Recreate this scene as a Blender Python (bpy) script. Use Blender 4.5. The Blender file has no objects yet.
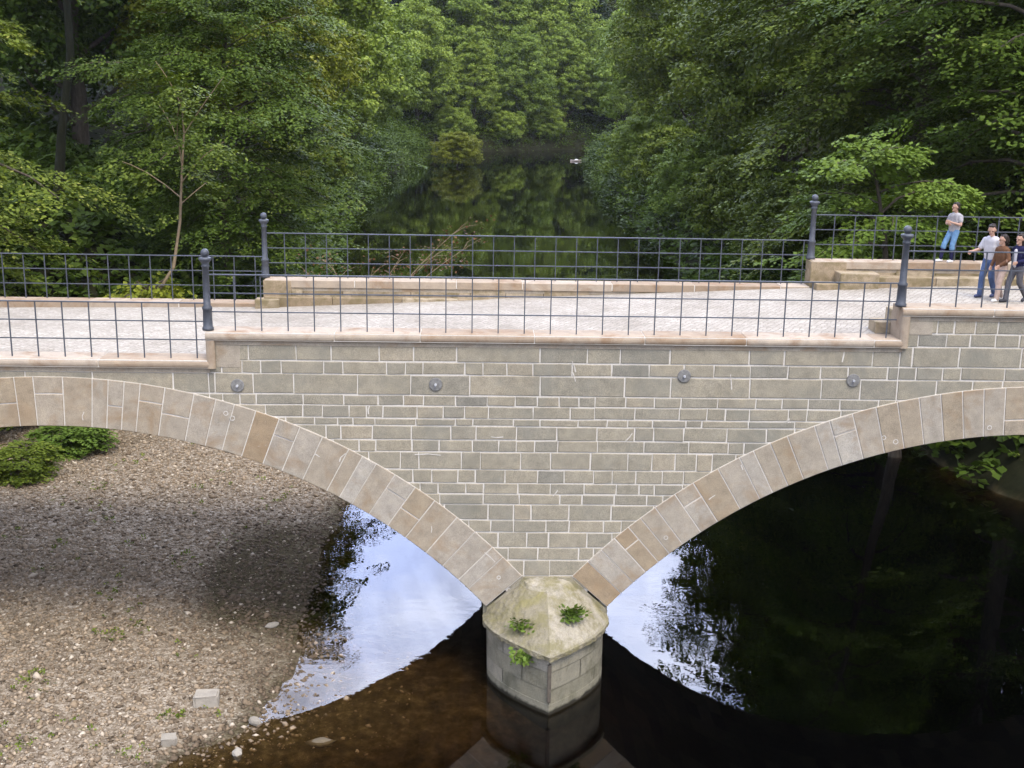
import bpy, bmesh, math, random
import numpy as np
from mathutils import Vector, Matrix

S = bpy.context.scene
COL = S.collection
R = math.radians
ZW = -6.82            # water level
XC = -0.05            # bridge axis
WID = 6.2             # bridge width
AL, AR, AZ = -9.35, 9.25, -12.80   # arch circle centres
RI, RO = 10.97, 11.92              # intrados / extrados radius

# ------------------------------------------------------------------ helpers
def link(o, parent=None):
    COL.objects.link(o)
    if parent is not None:
        o.parent = parent
    return o

def empty(name, label, cat, loc=(0, 0, 0), rz=0, group=None):
    o = bpy.data.objects.new(name, None)
    o.empty_display_size = .2
    o.location = loc
    o.rotation_euler = (0, 0, rz)
    o['label'] = label
    o['category'] = cat
    if group:
        o['group'] = group
    return link(o)

def tag(o, label=None, cat=None, group=None, kind=None):
    for k, v in (('label', label), ('category', cat), ('group', group), ('kind', kind)):
        if v:
            o[k] = v
    return o

class MB:
    """collects polygons with a per-face tone value"""
    def __init__(s):
        s.v, s.f, s.t = [], [], []
    def poly(s, pts, tone=.5):
        n = len(s.v)
        s.v += [tuple(p) for p in pts]
        s.f.append(tuple(range(n, n + len(pts))))
        s.t.append(tone)
    def add(s, vs, fs, tone=.5):
        n = len(s.v)
        s.v += [tuple(p) for p in vs]
        for f in fs:
            s.f.append(tuple(i + n for i in f))
            s.t.append(tone)
    def box(s, x0, x1, y0, y1, z0, z1, tone=.5, ch=0.0):
        if ch <= 0:
            vs = [(x, y, z) for z in (z0, z1) for y in (y0, y1) for x in (x0, x1)]
            s.add(vs, [(0, 2, 3, 1), (4, 5, 7, 6), (0, 1, 5, 4), (2, 6, 7, 3), (0, 4, 6, 2), (1, 3, 7, 5)], tone)
        else:
            bm = bmesh.new()
            bmesh.ops.create_cube(bm, size=1)
            for v in bm.verts:
                v.co = Vector(((x0 + x1) / 2 + v.co.x * (x1 - x0), (y0 + y1) / 2 + v.co.y * (y1 - y0), (z0 + z1) / 2 + v.co.z * (z1 - z0)))
            bmesh.ops.bevel(bm, geom=bm.edges[:], offset=ch, segments=2, affect='EDGES', profile=.5)
            s.bm(bm, tone)
    def bm(s, bm, tone=.5):
        bm.verts.index_update()
        s.add([v.co[:] for v in bm.verts], [[v.index for v in f.verts] for f in bm.faces], tone)
        bm.free()
    def tube(s, pts, rad, n=6, tone=.5, cap=True):
        pts = [Vector(p) for p in pts]
        rad = rad if isinstance(rad, (list, tuple)) else [rad] * len(pts)
        base = len(s.v)
        up = Vector((0, 0, 1))
        for i, p in enumerate(pts):
            d = (pts[min(i + 1, len(pts) - 1)] - pts[max(i - 1, 0)]).normalized()
            a = d.cross(up)
            if a.length < 1e-3:
                a = d.cross(Vector((0, 1, 0)))
            a.normalize()
            b = d.cross(a)
            for k in range(n):
                an = 2 * math.pi * k / n
                s.v.append(tuple(p + (a * math.cos(an) + b * math.sin(an)) * rad[i]))
        for i in range(len(pts) - 1):
            for k in range(n):
                s.f.append((base + i * n + k, base + i * n + (k + 1) % n, base + (i + 1) * n + (k + 1) % n, base + (i + 1) * n + k))
                s.t.append(tone)
        if cap:
            s.f.append(tuple(base + k for k in range(n))); s.t.append(tone)
            s.f.append(tuple(base + (len(pts) - 1) * n + k for k in reversed(range(n)))); s.t.append(tone)
    def lathe(s, prof, c=(0, 0, 0), n=16, tone=.5):
        base = len(s.v)
        for r, z in prof:
            for k in range(n):
                a = 2 * math.pi * k / n
                s.v.append((c[0] + r * math.cos(a), c[1] + r * math.sin(a), c[2] + z))
        for i in range(len(prof) - 1):
            for k in range(n):
                s.f.append((base + i * n + k, base + i * n + (k + 1) % n, base + (i + 1) * n + (k + 1) % n, base + (i + 1) * n + k))
                s.t.append(tone)
    def build(s, name, mat, parent=None, smooth=False, loc=None):
        me = bpy.data.meshes.new(name)
        me.from_pydata(s.v, [], s.f)
        at = me.attributes.new('tone', 'FLOAT', 'FACE')
        at.data.foreach_set('value', np.array(s.t, dtype=np.float32))
        me.materials.append(mat)
        if smooth:
            me.polygons.foreach_set('use_smooth', [True] * len(me.polygons))
        me.update()
        o = bpy.data.objects.new(name, me)
        if loc is not None:
            o.location = loc
        return link(o, parent)

def quads_mesh(name, V, tone, mat):
    """V: (n,4,3) quads"""
    n = len(V)
    me = bpy.data.meshes.new(name)
    me.vertices.add(n * 4)
    me.vertices.foreach_set('co', np.ascontiguousarray(V, dtype=np.float32).ravel())
    me.loops.add(n * 4)
    me.loops.foreach_set('vertex_index', np.arange(n * 4, dtype=np.int32))
    me.polygons.add(n)
    me.polygons.foreach_set('loop_start', np.arange(0, n * 4, 4, dtype=np.int32))
    me.polygons.foreach_set('loop_total', np.full(n, 4, dtype=np.int32))
    at = me.attributes.new('tone', 'FLOAT', 'FACE')
    at.data.foreach_set('value', tone.astype(np.float32))
    me.materials.append(mat)
    me.update(calc_edges=True)
    return me

# ------------------------------------------------------------------ materials
def new_mat(name):
    m = bpy.data.materials.new(name)
    m.use_nodes = True
    nt = m.node_tree
    nt.nodes.clear()
    return m, nt, nt.nodes.new('ShaderNodeOutputMaterial')

def N(nt, typ, **kw):
    n = nt.nodes.new('ShaderNode' + typ)
    for k, v in kw.items():
        if k.startswith('i_'):
            n.inputs[k[2:].replace('_', ' ')].default_value = v
        else:
            setattr(n, k, v)
    return n

def ramp(nt, fac, stops, interp='LINEAR'):
    r = nt.nodes.new('ShaderNodeValToRGB')
    r.color_ramp.interpolation = interp
    e = r.color_ramp.elements
    while len(e) < len(stops):
        e.new(.5)
    for el, (p, c) in zip(e, stops):
        el.position = p
        el.color = (*c, 1)
    if fac is not None:
        nt.links.new(fac, r.inputs[0])
    return r.outputs[0]

def mix(nt, fac, a, b, blend='MIX'):
    m = nt.nodes.new('ShaderNodeMix')
    m.data_type = 'RGBA'
    m.blend_type = blend
    for s, v in ((m.inputs[0], fac), (m.inputs[6], a), (m.inputs[7], b)):
        if isinstance(v, bpy.types.NodeSocket):
            nt.links.new(v, s)
        elif isinstance(v, (int, float)):
            s.default_value = v
        else:
            s.default_value = (*v, 1)
    return m.outputs[2]

def noise(nt, scale, detail=4, rough=.6, vec=None, dist=0):
    n = N(nt, 'TexNoise')
    n.inputs['Scale'].default_value = scale
    n.inputs['Detail'].default_value = detail
    n.inputs['Roughness'].default_value = rough
    n.inputs['Distortion'].default_value = dist
    if vec is None:
        g = N(nt, 'NewGeometry')
        vec = g.outputs['Position']
    nt.links.new(vec, n.inputs['Vector'])
    return n.outputs['Fac']

def principled(nt, out, col, rough=.8, spec=.3, bump=None, bstr=.3, bdist=.02, metal=0):
    p = N(nt, 'BsdfPrincipled')
    if isinstance(col, bpy.types.NodeSocket):
        nt.links.new(col, p.inputs['Base Color'])
    else:
        p.inputs['Base Color'].default_value = (*col, 1)
    if isinstance(rough, bpy.types.NodeSocket):
        nt.links.new(rough, p.inputs['Roughness'])
    else:
        p.inputs['Roughness'].default_value = rough
    p.inputs['Specular IOR Level'].default_value = spec
    p.inputs['Metallic'].default_value = metal
    if bump is not None:
        b = N(nt, 'Bump')
        b.inputs['Strength'].default_value = bstr
        b.inputs['Distance'].default_value = bdist
        nt.links.new(bump, b.inputs['Height'])
        nt.links.new(b.outputs[0], p.inputs['Normal'])
    nt.links.new(p.outputs[0], out.inputs[0])
    return p

def attr(nt, name):
    a = N(nt, 'Attribute')
    a.attribute_name = name
    return a.outputs['Fac']

def mat_stone(name, stops, stain=None, stain_scale=.6, grain=.35, bstr=.5, moss=None, lime=False, tide=False):
    m, nt, out = new_mat(name)
    c = ramp(nt, attr(nt, 'tone'), stops)
    n1 = noise(nt, 5, 6, .7)
    c = mix(nt, .8, c, ramp(nt, n1, [(.25, (.72,) * 3), (.5, (1,) * 3), (.78, (1.25, 1.22, 1.15))]), 'MULTIPLY')
    n2 = noise(nt, 60, 4, .7)
    c = mix(nt, grain, c, ramp(nt, n2, [(.3, (.55,) * 3), (.6, (1.25,) * 3)]), 'MULTIPLY')
    if stain:
        f = ramp(nt, noise(nt, stain_scale, 5, .65, dist=.6), [(.5, (0,) * 3), (.68, (1,) * 3)])
        c = mix(nt, f, c, mix(nt, .75, c, stain))
    if moss:
        f = ramp(nt, noise(nt, 3, 6, .7), [(.45, (0,) * 3), (.62, (.85,) * 3)])
        c = mix(nt, f, c, moss)
    if lime:
        f = ramp(nt, noise(nt, 7, 8, .8, dist=1.5), [(.60, (0,) * 3), (.72, (.55,) * 3)])
        c = mix(nt, f, c, (.50, .45, .37))
        f = ramp(nt, noise(nt, 1.7, 6, .75, dist=.8), [(.35, (.55,) * 3), (.6, (0,) * 3)])
        c = mix(nt, f, c, mix(nt, 1, c, (.70, .70, .68), 'MULTIPLY'))
    if tide:
        g = N(nt, 'NewGeometry'); sp_ = N(nt, 'SeparateXYZ'); nt.links.new(g.outputs['Position'], sp_.inputs[0])
        ma = N(nt, 'Math', operation='MULTIPLY_ADD'); nt.links.new(noise(nt, 5, 4, .6), ma.inputs[0]); ma.inputs[1].default_value = .16; nt.links.new(sp_.outputs['Z'], ma.inputs[2])
        mr = N(nt, 'MapRange'); nt.links.new(ma.outputs[0], mr.inputs[0])
        mr.inputs[1].default_value = ZW + .13; mr.inputs[2].default_value = ZW + .19; mr.inputs[3].default_value = 1; mr.inputs[4].default_value = 0
        c = mix(nt, mr.outputs[0], c, (.03, .026, .016))
    h = mix(nt, .5, n1, n2)
    principled(nt, out, c, .88, .2, h, bstr, .02)
    return m

WALLSTOPS = [(0, (.26, .24, .19)), (.2, (.29, .262, .20)), (.5, (.325, .288, .212)), (.8, (.355, .31, .225)), (1, (.39, .33, .235))]
M = {}
M['wallstone'] = mat_stone('wall_stone', WALLSTOPS, stain=(.25, .235, .185), stain_scale=.9, grain=.75, bstr=1.0, lime=True)
M['sandstone'] = mat_stone('sandstone', [(0, (.33, .24, .145)), (.12, (.35, .28, .19)), (.4, (.37, .31, .228)), (.75, (.39, .34, .268)), (1, (.43, .385, .315))],
                           stain=(.31, .215, .125), stain_scale=1.5, grain=.55, bstr=.8, lime=True)
M['coping'] = mat_stone('coping_stone', [(0, (.29, .215, .145)), (.5, (.345, .27, .19)), (1, (.40, .33, .25))],
                        stain=(.24, .145, .075), stain_scale=1.6, grain=.25, bstr=.3)
M['plinth'] = mat_stone('plinth_stone', [(0, (.28, .21, .13)), (.5, (.35, .275, .18)), (1, (.44, .36, .25))],
                        stain=(.12, .095, .04), stain_scale=1.1, grain=.45, bstr=.7, moss=(.19, .15, .075))
M['pier'] = mat_stone('pier_stone', [(0, (.17, .155, .105)), (.5, (.225, .205, .145)), (1, (.30, .27, .205))],
                      stain=(.085, .08, .045), stain_scale=1.5, grain=.6, bstr=1.0, tide=True)
M['piercap'] = mat_stone('pier_cap_stone', [(0, (.20, .17, .105)), (.5, (.27, .24, .17)), (1, (.40, .355, .28))],
                         stain=(.24, .21, .07), stain_scale=1.4, grain=.6, bstr=1.0, moss=(.20, .175, .085))
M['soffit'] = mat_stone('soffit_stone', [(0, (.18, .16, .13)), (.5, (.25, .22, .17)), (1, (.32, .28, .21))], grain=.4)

def m_mortar():
    m, nt, out = new_mat('lime_mortar')
    n = noise(nt, 25, 5, .7)
    c = ramp(nt, n, [(.22, (.36, .32, .26)), (.42, (.58, .53, .45)), (.75, (.70, .65, .57))])
    principled(nt, out, c, .95, .1, n, .5, .01)
    return m
M['mortar'] = m_mortar()

def m_deck():
    m, nt, out = new_mat('deck_cobbles')
    g = N(nt, 'NewGeometry')
    mp = N(nt, 'Mapping'); mp.inputs['Rotation'].default_value = (0, 0, .5); mp.inputs['Scale'].default_value = (1, 1.25, .01)
    nt.links.new(g.outputs['Position'], mp.inputs[0])
    v = N(nt, 'TexVoronoi'); v.inputs['Scale'].default_value = 8; v.inputs['Randomness'].default_value = .4
    e = N(nt, 'TexVoronoi'); e.feature = 'DISTANCE_TO_EDGE'; e.inputs['Scale'].default_value = 8; e.inputs['Randomness'].default_value = .4
    nt.links.new(mp.outputs[0], v.inputs['Vector']); nt.links.new(mp.outputs[0], e.inputs['Vector'])
    sc = N(nt, 'SeparateColor'); nt.links.new(v.outputs['Color'], sc.inputs[0])
    c = ramp(nt, sc.outputs[0], [(0, (.31, .277, .222)), (.5, (.35, .313, .254)), (1, (.40, .358, .292))])
    j = ramp(nt, e.outputs['Distance'], [(.03, (1,) * 3), (.11, (0,) * 3)])
    c = mix(nt, j, c, (.24, .205, .16))
    n1 = noise(nt, .7, 6, .65)
    c = mix(nt, .8, c, ramp(nt, n1, [(.3, (.74, .71, .67)), (.62, (1.12,) * 3)]), 'MULTIPLY')
    n2 = noise(nt, 45, 3, .6)
    c = mix(nt, .4, c, ramp(nt, n2, [(.3, (.7,) * 3), (.65, (1.2,) * 3)]), 'MULTIPLY')
    b = ramp(nt, e.outputs['Distance'], [(0, (0,) * 3), (.18, (1,) * 3)])
    principled(nt, out, c, .85, .2, b, .5, .02)
    return m
M['deck'] = m_deck()

def m_iron():
    m, nt, out = new_mat('painted_iron')
    n = noise(nt, 9, 5, .7)
    c = ramp(nt, n, [(.3, (.046, .051, .060)), (.6, (.072, .078, .090)), (.75, (.12, .115, .115))])
    principled(nt, out, c, .5, .5, n, .1, .005)
    return m
M['iron'] = m_iron()

def m_simple(name, col, rough=.7, spec=.3, var=.25, scale=12, metal=0):
    m, nt, out = new_mat(name)
    n = noise(nt, scale, 4, .6)
    c = mix(nt, 1, col, ramp(nt, n, [(.3, (1 - var,) * 3), (.7, (1 + var,) * 3)]), 'MULTIPLY')
    principled(nt, out, c, rough, spec, n, .15, .01, metal)
    return m
M['plate'] = m_simple('grey_cast_plate', (.20, .192, .175), .8, .15, .3, 20)

def m_leaf(name, stops, trans=.16, spec=.08, rough=.55):
    m, nt, out = new_mat(name)
    c = ramp(nt, attr(nt, 'tone'), stops)
    oi = N(nt, 'ObjectInfo')
    c = mix(nt, .8, c, ramp(nt, oi.outputs['Random'], [(0, (.82, .85, .85)), (.5, (1, 1, 1)), (1, (1.15, 1.1, .95))]), 'MULTIPLY')
    p = N(nt, 'BsdfPrincipled')
    nt.links.new(c, p.inputs['Base Color'])
    p.inputs['Roughness'].default_value = rough
    p.inputs['Specular IOR Level'].default_value = spec
    p.inputs['Diffuse Roughness'].default_value = .2
    t = N(nt, 'BsdfTranslucent')
    nt.links.new(mix(nt, 1, c, (1.25, 1.3, .6), 'MULTIPLY'), t.inputs['Color'])
    mx = N(nt, 'MixShader')
    mx.inputs[0].default_value = trans
    nt.links.new(p.outputs[0], mx.inputs[1])
    nt.links.new(t.outputs[0], mx.inputs[2])
    nt.links.new(mx.outputs[0], out.inputs[0])
    return m
M['leaf_mid'] = m_leaf('foliage_mid', [(0, (0.046, 0.067, 0.008)), (.5, (0.112, 0.150, 0.021)), (.9, (0.179, 0.218, 0.032)), (1, (0.256, 0.265, 0.064))])
M['leaf_dark'] = m_leaf('foliage_dark', [(0, (0.024, 0.044, 0.006)), (.5, (0.057, 0.092, 0.012)), (.92, (0.100, 0.146, 0.022)), (1, (0.167, 0.208, 0.044))])
M['leaf_deep'] = m_leaf('foliage_deep', [(0, (0.032, 0.054, 0.008)), (.5, (0.075, 0.116, 0.017)), (.92, (0.128, 0.175, 0.029)), (1, (0.201, 0.228, 0.056))])
M['leaf_yel'] = m_leaf('foliage_yellow_green', [(0, (0.074, 0.092, 0.009)), (.5, (0.170, 0.194, 0.022)), (.9, (0.244, 0.263, 0.035)), (1, (0.317, 0.308, 0.058))])
M['leaf_bright'] = m_leaf('foliage_bright', [(0, (0.064, 0.102, 0.014)), (.5, (0.106, 0.163, 0.027)), (1, (0.159, 0.224, 0.043))])
M['leaf_soft'] = m_leaf('foliage_soft_green', [(0, (0.092, 0.138, 0.025)), (.5, (0.193, 0.266, 0.047)), (1, (0.304, 0.372, 0.073))])
M['leaf_conifer'] = m_leaf('foliage_conifer', [(0, (.016, .034, .018)), (.5, (.03, .055, .028)), (1, (.05, .08, .04))], trans=.15)
M['leaf_brown'] = m_leaf('withered_leaves', [(0, (.07, .035, .015)), (.5, (.13, .065, .03)), (1, (.18, .11, .05))])

def m_bark(name, a, b):
    m, nt, out = new_mat(name)
    tc = N(nt, 'TexCoord')
    mp = N(nt, 'Mapping'); mp.inputs['Scale'].default_value = (6, 6, 1.2)
    nt.links.new(tc.outputs['Object'], mp.inputs[0])
    n = noise(nt, 2, 6, .7, mp.outputs[0])
    principled(nt, out, ramp(nt, n, [(.3, a), (.7, b)]), .9, .15, n, .7, .04)
    return m
M['bark'] = m_bark('bark', (.045, .035, .025), (.13, .105, .075))
M['bark_dark'] = m_bark('ivy_dark_bark', (.008, .010, .005), (.026, .026, .015))
M['bark_light'] = m_bark('sapling_bark', (.16, .115, .065), (.33, .25, .15))

def m_ground():
    m, nt, out = new_mat('river_bank_ground')
    g = N(nt, 'NewGeometry')
    v = N(nt, 'TexVoronoi'); v.inputs['Scale'].default_value = 11
    nt.links.new(g.outputs['Position'], v.inputs['Vector'])
    v2 = N(nt, 'TexVoronoi'); v2.inputs['Scale'].default_value = 27
    nt.links.new(g.outputs['Position'], v2.inputs['Vector'])
    sepc = N(nt, 'SeparateColor'); nt.links.new(v.outputs['Color'], sepc.inputs[0])
    sepd = N(nt, 'SeparateColor'); nt.links.new(v2.outputs['Color'], sepd.inputs[0])
    grav1 = ramp(nt, sepc.outputs[0], [(0, (.09, .07, .05)), (.45, (.19, .15, .105)), (.8, (.30, .245, .175)), (1, (.48, .42, .33))])
    grav2 = ramp(nt, sepd.outputs[0], [(0, (.10, .075, .05)), (.5, (.20, .16, .11)), (.85, (.30, .245, .18)), (1, (.50, .44, .35))])
    grav = mix(nt, .55, grav1, grav2)
    grav = mix(nt, .6, grav, ramp(nt, noise(nt, .5, 4, .6), [(.3, (.75, .72, .68)), (.7, (1.2,) * 3)]), 'MULTIPLY')
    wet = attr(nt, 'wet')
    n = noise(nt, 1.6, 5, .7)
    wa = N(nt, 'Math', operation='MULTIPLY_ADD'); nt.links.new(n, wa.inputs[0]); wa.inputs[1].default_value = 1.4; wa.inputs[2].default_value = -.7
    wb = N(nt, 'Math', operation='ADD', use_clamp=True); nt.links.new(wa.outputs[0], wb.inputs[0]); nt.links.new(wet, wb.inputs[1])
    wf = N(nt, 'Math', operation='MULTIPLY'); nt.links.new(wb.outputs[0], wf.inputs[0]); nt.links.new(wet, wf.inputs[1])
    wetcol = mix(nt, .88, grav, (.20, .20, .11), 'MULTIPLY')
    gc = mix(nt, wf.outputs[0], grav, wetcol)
    soil = ramp(nt, noise(nt, 2.5, 6, .7), [(.3, (.010, .011, .005)), (.7, (.026, .026, .012))])
    bed = ramp(nt, noise(nt, 3.5, 7, .75), [(.3, (.02, .015, .008)), (.5, (.075, .056, .027)), (.7, (.20, .155, .085))])
    kind = attr(nt, 'soil')
    c = mix(nt, kind, gc, soil)
    c = mix(nt, attr(nt, 'bed'), c, bed)
    h = mix(nt, .5, v.outputs['Distance'], v2.outputs['Distance'])
    principled(nt, out, c, .95, .04, h, -.6, .03)
    return m
M['ground'] = m_ground()

def m_pebble():
    m, nt, out = new_mat('pebbles')
    c = ramp(nt, attr(nt, 'tone'), [(0, (.045, .032, .018)), (.25, (.145, .103, .063)), (.6, (.27, .20, .125)), (.88, (.37, .285, .19)), (1, (.54, .46, .35))])
    n = noise(nt, 25, 3, .6)
    c = mix(nt, .6, c, ramp(nt, n, [(.3, (.75,) * 3), (.7, (1.2,) * 3)]), 'MULTIPLY')
    principled(nt, out, c, .8, .3)
    return m
M['pebble'] = m_pebble()

def m_water():
    m, nt, out = new_mat('river_water')
    g = N(nt, 'NewGeometry')
    mp = N(nt, 'Mapping'); mp.inputs['Scale'].default_value = (1.0, 1.5, 1)
    nt.links.new(g.outputs['Position'], mp.inputs[0])
    n1 = noise(nt, 1.1, 3, .55, mp.outputs[0], .5)
    n2 = noise(nt, .16, 2, .5, mp.outputs[0])
    amp = ramp(nt, n2, [(.42, (.25,) * 3), (.62, (1,) * 3)])
    h = mix(nt, 1, n1, amp, 'MULTIPLY')
    b = N(nt, 'Bump'); b.inputs['Strength'].default_value = .035; b.inputs['Distance'].default_value = .08
    nt.links.new(h, b.inputs['Height'])
    gl = N(nt, 'BsdfGlossy'); gl.inputs['Roughness'].default_value = .0
    gl.inputs['Color'].default_value = (1, 1, 1, 1)
    nt.links.new(b.outputs[0], gl.inputs['Normal'])
    tr = N(nt, 'BsdfTransparent'); tr.inputs['Color'].default_value = (.80, .74, .62, 1)
    fr = N(nt, 'Fresnel'); fr.inputs['IOR'].default_value = 1.43
    nt.links.new(b.outputs[0], fr.inputs['Normal'])
    mx = N(nt, 'MixShader')
    nt.links.new(fr.outputs[0], mx.inputs[0]); nt.links.new(tr.outputs[0], mx.inputs[1]); nt.links.new(gl.outputs[0], mx.inputs[2])
    nt.links.new(mx.outputs[0], out.inputs['Surface'])
    va = N(nt, 'VolumeAbsorption'); va.inputs['Color'].default_value = (.48, .36, .15, 1); va.inputs['Density'].default_value = 5.0
    nt.links.new(va.outputs[0], out.inputs['Volume'])
    return m
M['water'] = m_water()

# ------------------------------------------------------------------ terrain
LY = [-80, -30, -6, -3.6, -2.5, -1.1, .7, 3.2, 6.8, 9.6, 14, 22, 40, 70, 125, 178, 420]
LX = [-9.5, -9, -7.8, -6.9, -5.75, -5.15, -5.1, -5.25, -5.45, -5.1, -5.0, -6.2, -9, -12, -13, -10, -8]
RY = [-80, -6, 8, 12, 17, 30, 70, 107, 168, 174, 190, 420]
RX = [15, 15.5, 15.5, 13.5, 12.8, 11.6, 11.6, 12.2, 15.5, 22, 120, 400]

def shore_l(y): return np.interp(y, LY, LX)
def shore_r(y): return np.interp(y, RY, RX)

def shore_f(x): return 188 + .85 * np.clip(x, -12, 18)

def hnoise(x, y, s, seed=0):
    r = np.random.RandomState(seed)
    out = 0
    for i in range(6):
        a = r.rand() * 6.283
        k = s * (1 + .7 * i)
        out = out + np.sin((x * np.cos(a) + y * np.sin(a)) * k + r.rand() * 6.283) / (1 + .5 * i)
    return out / 3

def ground(x, y):
    x = np.asarray(x, float); y = np.asarray(y, float)
    wob = .35 * hnoise(x, y, 1.1, 3) * np.exp(-((y - 2) / 14) ** 2) + .15 * hnoise(x, y, 3.1, 4)
    dl = shore_l(y) - x + wob
    dr = x - shore_r(y) - wob
    d = np.maximum(np.maximum(dl, dr), y - shore_f(x) + wob)
    inside = np.minimum(-d, 30)
    shelf = np.exp(-((y + 1) / 9) ** 2) * (x < 4)
    bed = -np.minimum(inside * (.028 * shelf + .35 * (1 - shelf)), 1.0 * shelf + 2.2 * (1 - shelf)) - .5 * np.clip((inside - 4) / 4, 0, 1.5)
    near = np.exp(-np.maximum(0, np.abs(y - 2) - 13) ** 2 / 60) * (dl > dr)
    flat = 13 * near
    up = np.clip(d, 0, None)
    grav = .028 * np.minimum(up, 14) + .02
    steep = np.clip(up - flat - .3, 0, None)
    hill = np.where(steep < 26, .42 * steep, .42 * 26 + .62 * (steep - 26))
    hill = np.minimum(hill, 46 + 4 * hnoise(x, y, .03, 8))
    hill = hill * (1 + .12 * hnoise(x, y, .12, 9))
    edge = 1.0 * np.clip(up / 1.2, 0, 1) * (1 - near)
    land = grav + hill + edge + .035 * hnoise(x, y, 2.3, 5)* np.clip(up,0,1)
    # keep the ground under the bridge deck close to it
    inbr = np.exp(-np.maximum(0, np.abs(y - 3.1) - 6) ** 2 / 30)
    land = np.where(land > 6.0, land * (1 - inbr) + np.minimum(land, 6.0) * inbr, land)
    return ZW + np.where(d > 0, land, bed)

def masks(x, y):
    wob = .35 * hnoise(x, y, 1.1, 3) * np.exp(-((y - 2) / 14) ** 2) + .15 * hnoise(x, y, 3.1, 4)
    dl = shore_l(y) - x + wob
    dr = x - shore_r(y) - wob
    d = np.maximum(np.maximum(dl, dr), y - shore_f(x) + wob)
    near = np.exp(-np.maximum(0, np.abs(y - 2) - 13) ** 2 / 60) * (dl > dr)
    soil = np.clip((d - 13.5 * near + .25) / (.4 + 1.2 * near), 0, 1)
    bed = np.clip(-d / .5 + .1, 0, 1)
    soil = np.where((y > 24) | (x > 5), 1.0, soil)
    bed = np.where(y > 24, 0.0, bed)
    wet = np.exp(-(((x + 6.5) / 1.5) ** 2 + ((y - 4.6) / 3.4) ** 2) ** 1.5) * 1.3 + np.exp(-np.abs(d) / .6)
    return soil, bed, np.clip(wet, 0, 1)

def make_terrain():
    xs = np.concatenate([np.linspace(-170, -60, 12), np.linspace(-56, -20, 24), np.arange(-19, -1, .18), np.linspace(-1, 20, 60), np.linspace(21, 60, 26), np.linspace(66, 190, 14)])
    ys = np.concatenate([np.linspace(-80, -8, 30), np.arange(-7, 20, .18), np.linspace(20.5, 60, 45), np.linspace(62, 240, 75), np.linspace(246, 420, 20)])
    X, Y = np.meshgrid(xs, ys)
    Z = ground(X, Y)
    nx, ny = len(xs), len(ys)
    V = np.stack([X.ravel(), Y.ravel(), Z.ravel()], 1)
    i = np.arange(ny - 1)[:, None] * nx + np.arange(nx - 1)[None]
    F = np.stack([i, i + 1, i + nx + 1, i + nx], -1).reshape(-1, 4)
    me = bpy.data.meshes.new('ground')
    me.from_pydata(V.tolist(), [], F.tolist())
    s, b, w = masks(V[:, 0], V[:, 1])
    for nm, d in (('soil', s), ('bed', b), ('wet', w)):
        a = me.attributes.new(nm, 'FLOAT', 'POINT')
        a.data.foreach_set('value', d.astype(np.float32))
    me.materials.append(M['ground'])
    me.polygons.foreach_set('use_smooth', [True] * len(me.polygons))
    o = link(bpy.data.objects.new('ground', me))
    tag(o, kind='structure')
make_terrain()

w = MB()
w.box(-40, 130, -85, 230, ZW - 6, ZW)
tag(w.build('river', M['water']), kind='structure')

# pebbles on the gravel bank
def make_gravel():
    r = np.random.RandomState(5)
    n = 110000
    x = r.uniform(-19, -2.6, n); y = r.uniform(-5.2, 18, n)
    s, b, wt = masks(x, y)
    dsh = x - shore_l(y)
    keep = (s < .3) & (r.rand(n) > np.clip(dsh / 1.6, 0, .93)) & (dsh < 3)
    x, y, wt, b = x[keep], y[keep], wt[keep], b[keep]
    n = len(x)
    z = ground(x, y)
    size = .015 + .055 * r.rand(n) ** 4.5
    bigp = r.rand(n) < .006
    size = np.where(bigp, r.uniform(.055, .11, n), size)
    octv = np.array([[1, 0, 0], [-1, 0, 0], [0, 1, 0], [0, -1, 0], [0, 0, 1], [0, 0, -1]], float)
    octf = [(0, 2, 4), (2, 1, 4), (1, 3, 4), (3, 0, 4), (2, 0, 5), (1, 2, 5), (3, 1, 5), (0, 3, 5)]
    a = r.rand(n) * 6.283
    sc = np.stack([size * r.uniform(.8, 1.5, n), size * r.uniform(.7, 1.1, n), size * r.uniform(.4, .8, n)], 1)
    P = octv[None] * sc[:, None] * r.uniform(.75, 1.25, (n, 6, 1))
    ca, sa = np.cos(a)[:, None], np.sin(a)[:, None]
    Q = np.stack([P[..., 0] * ca - P[..., 1] * sa, P[..., 0] * sa + P[..., 1] * ca, P[..., 2]], -1)
    tilt = r.normal(0, .3, (n, 1))
    Q[..., 2] += Q[..., 0] * tilt
    Q += np.stack([x, y, z + size * .15], 1)[:, None]
    F = (np.array(octf)[None] + (np.arange(n) * 6)[:, None, None]).reshape(-1, 3)
    me = bpy.data.meshes.new('gravel')
    me.vertices.add(n * 6); me.vertices.foreach_set('co', Q.astype(np.float32).ravel())
    nf = len(F)
    me.loops.add(nf * 3); me.loops.foreach_set('vertex_index', F.astype(np.int32).ravel())
    me.polygons.add(nf); me.polygons.foreach_set('loop_start', np.arange(0, nf * 3, 3, dtype=np.int32)); me.polygons.foreach_set('loop_total', np.full(nf, 3, dtype=np.int32))
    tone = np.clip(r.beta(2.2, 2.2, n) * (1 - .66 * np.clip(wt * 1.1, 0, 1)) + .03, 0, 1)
    tone = np.where(r.rand(n) < .05, .9 + .1 * r.rand(n), tone)
    at = me.attributes.new('tone', 'FLOAT', 'FACE'); at.data.foreach_set('value', np.repeat(tone, 8).astype(np.float32))
    me.materials.append(M['pebble'])
    me.update(calc_edges=True)
    o = link(bpy.data.objects.new('gravel', me))
    tag(o, 'loose pale and brown gravel covering the river bank under the left arch', 'gravel', kind='stuff')
make_gravel()

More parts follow.
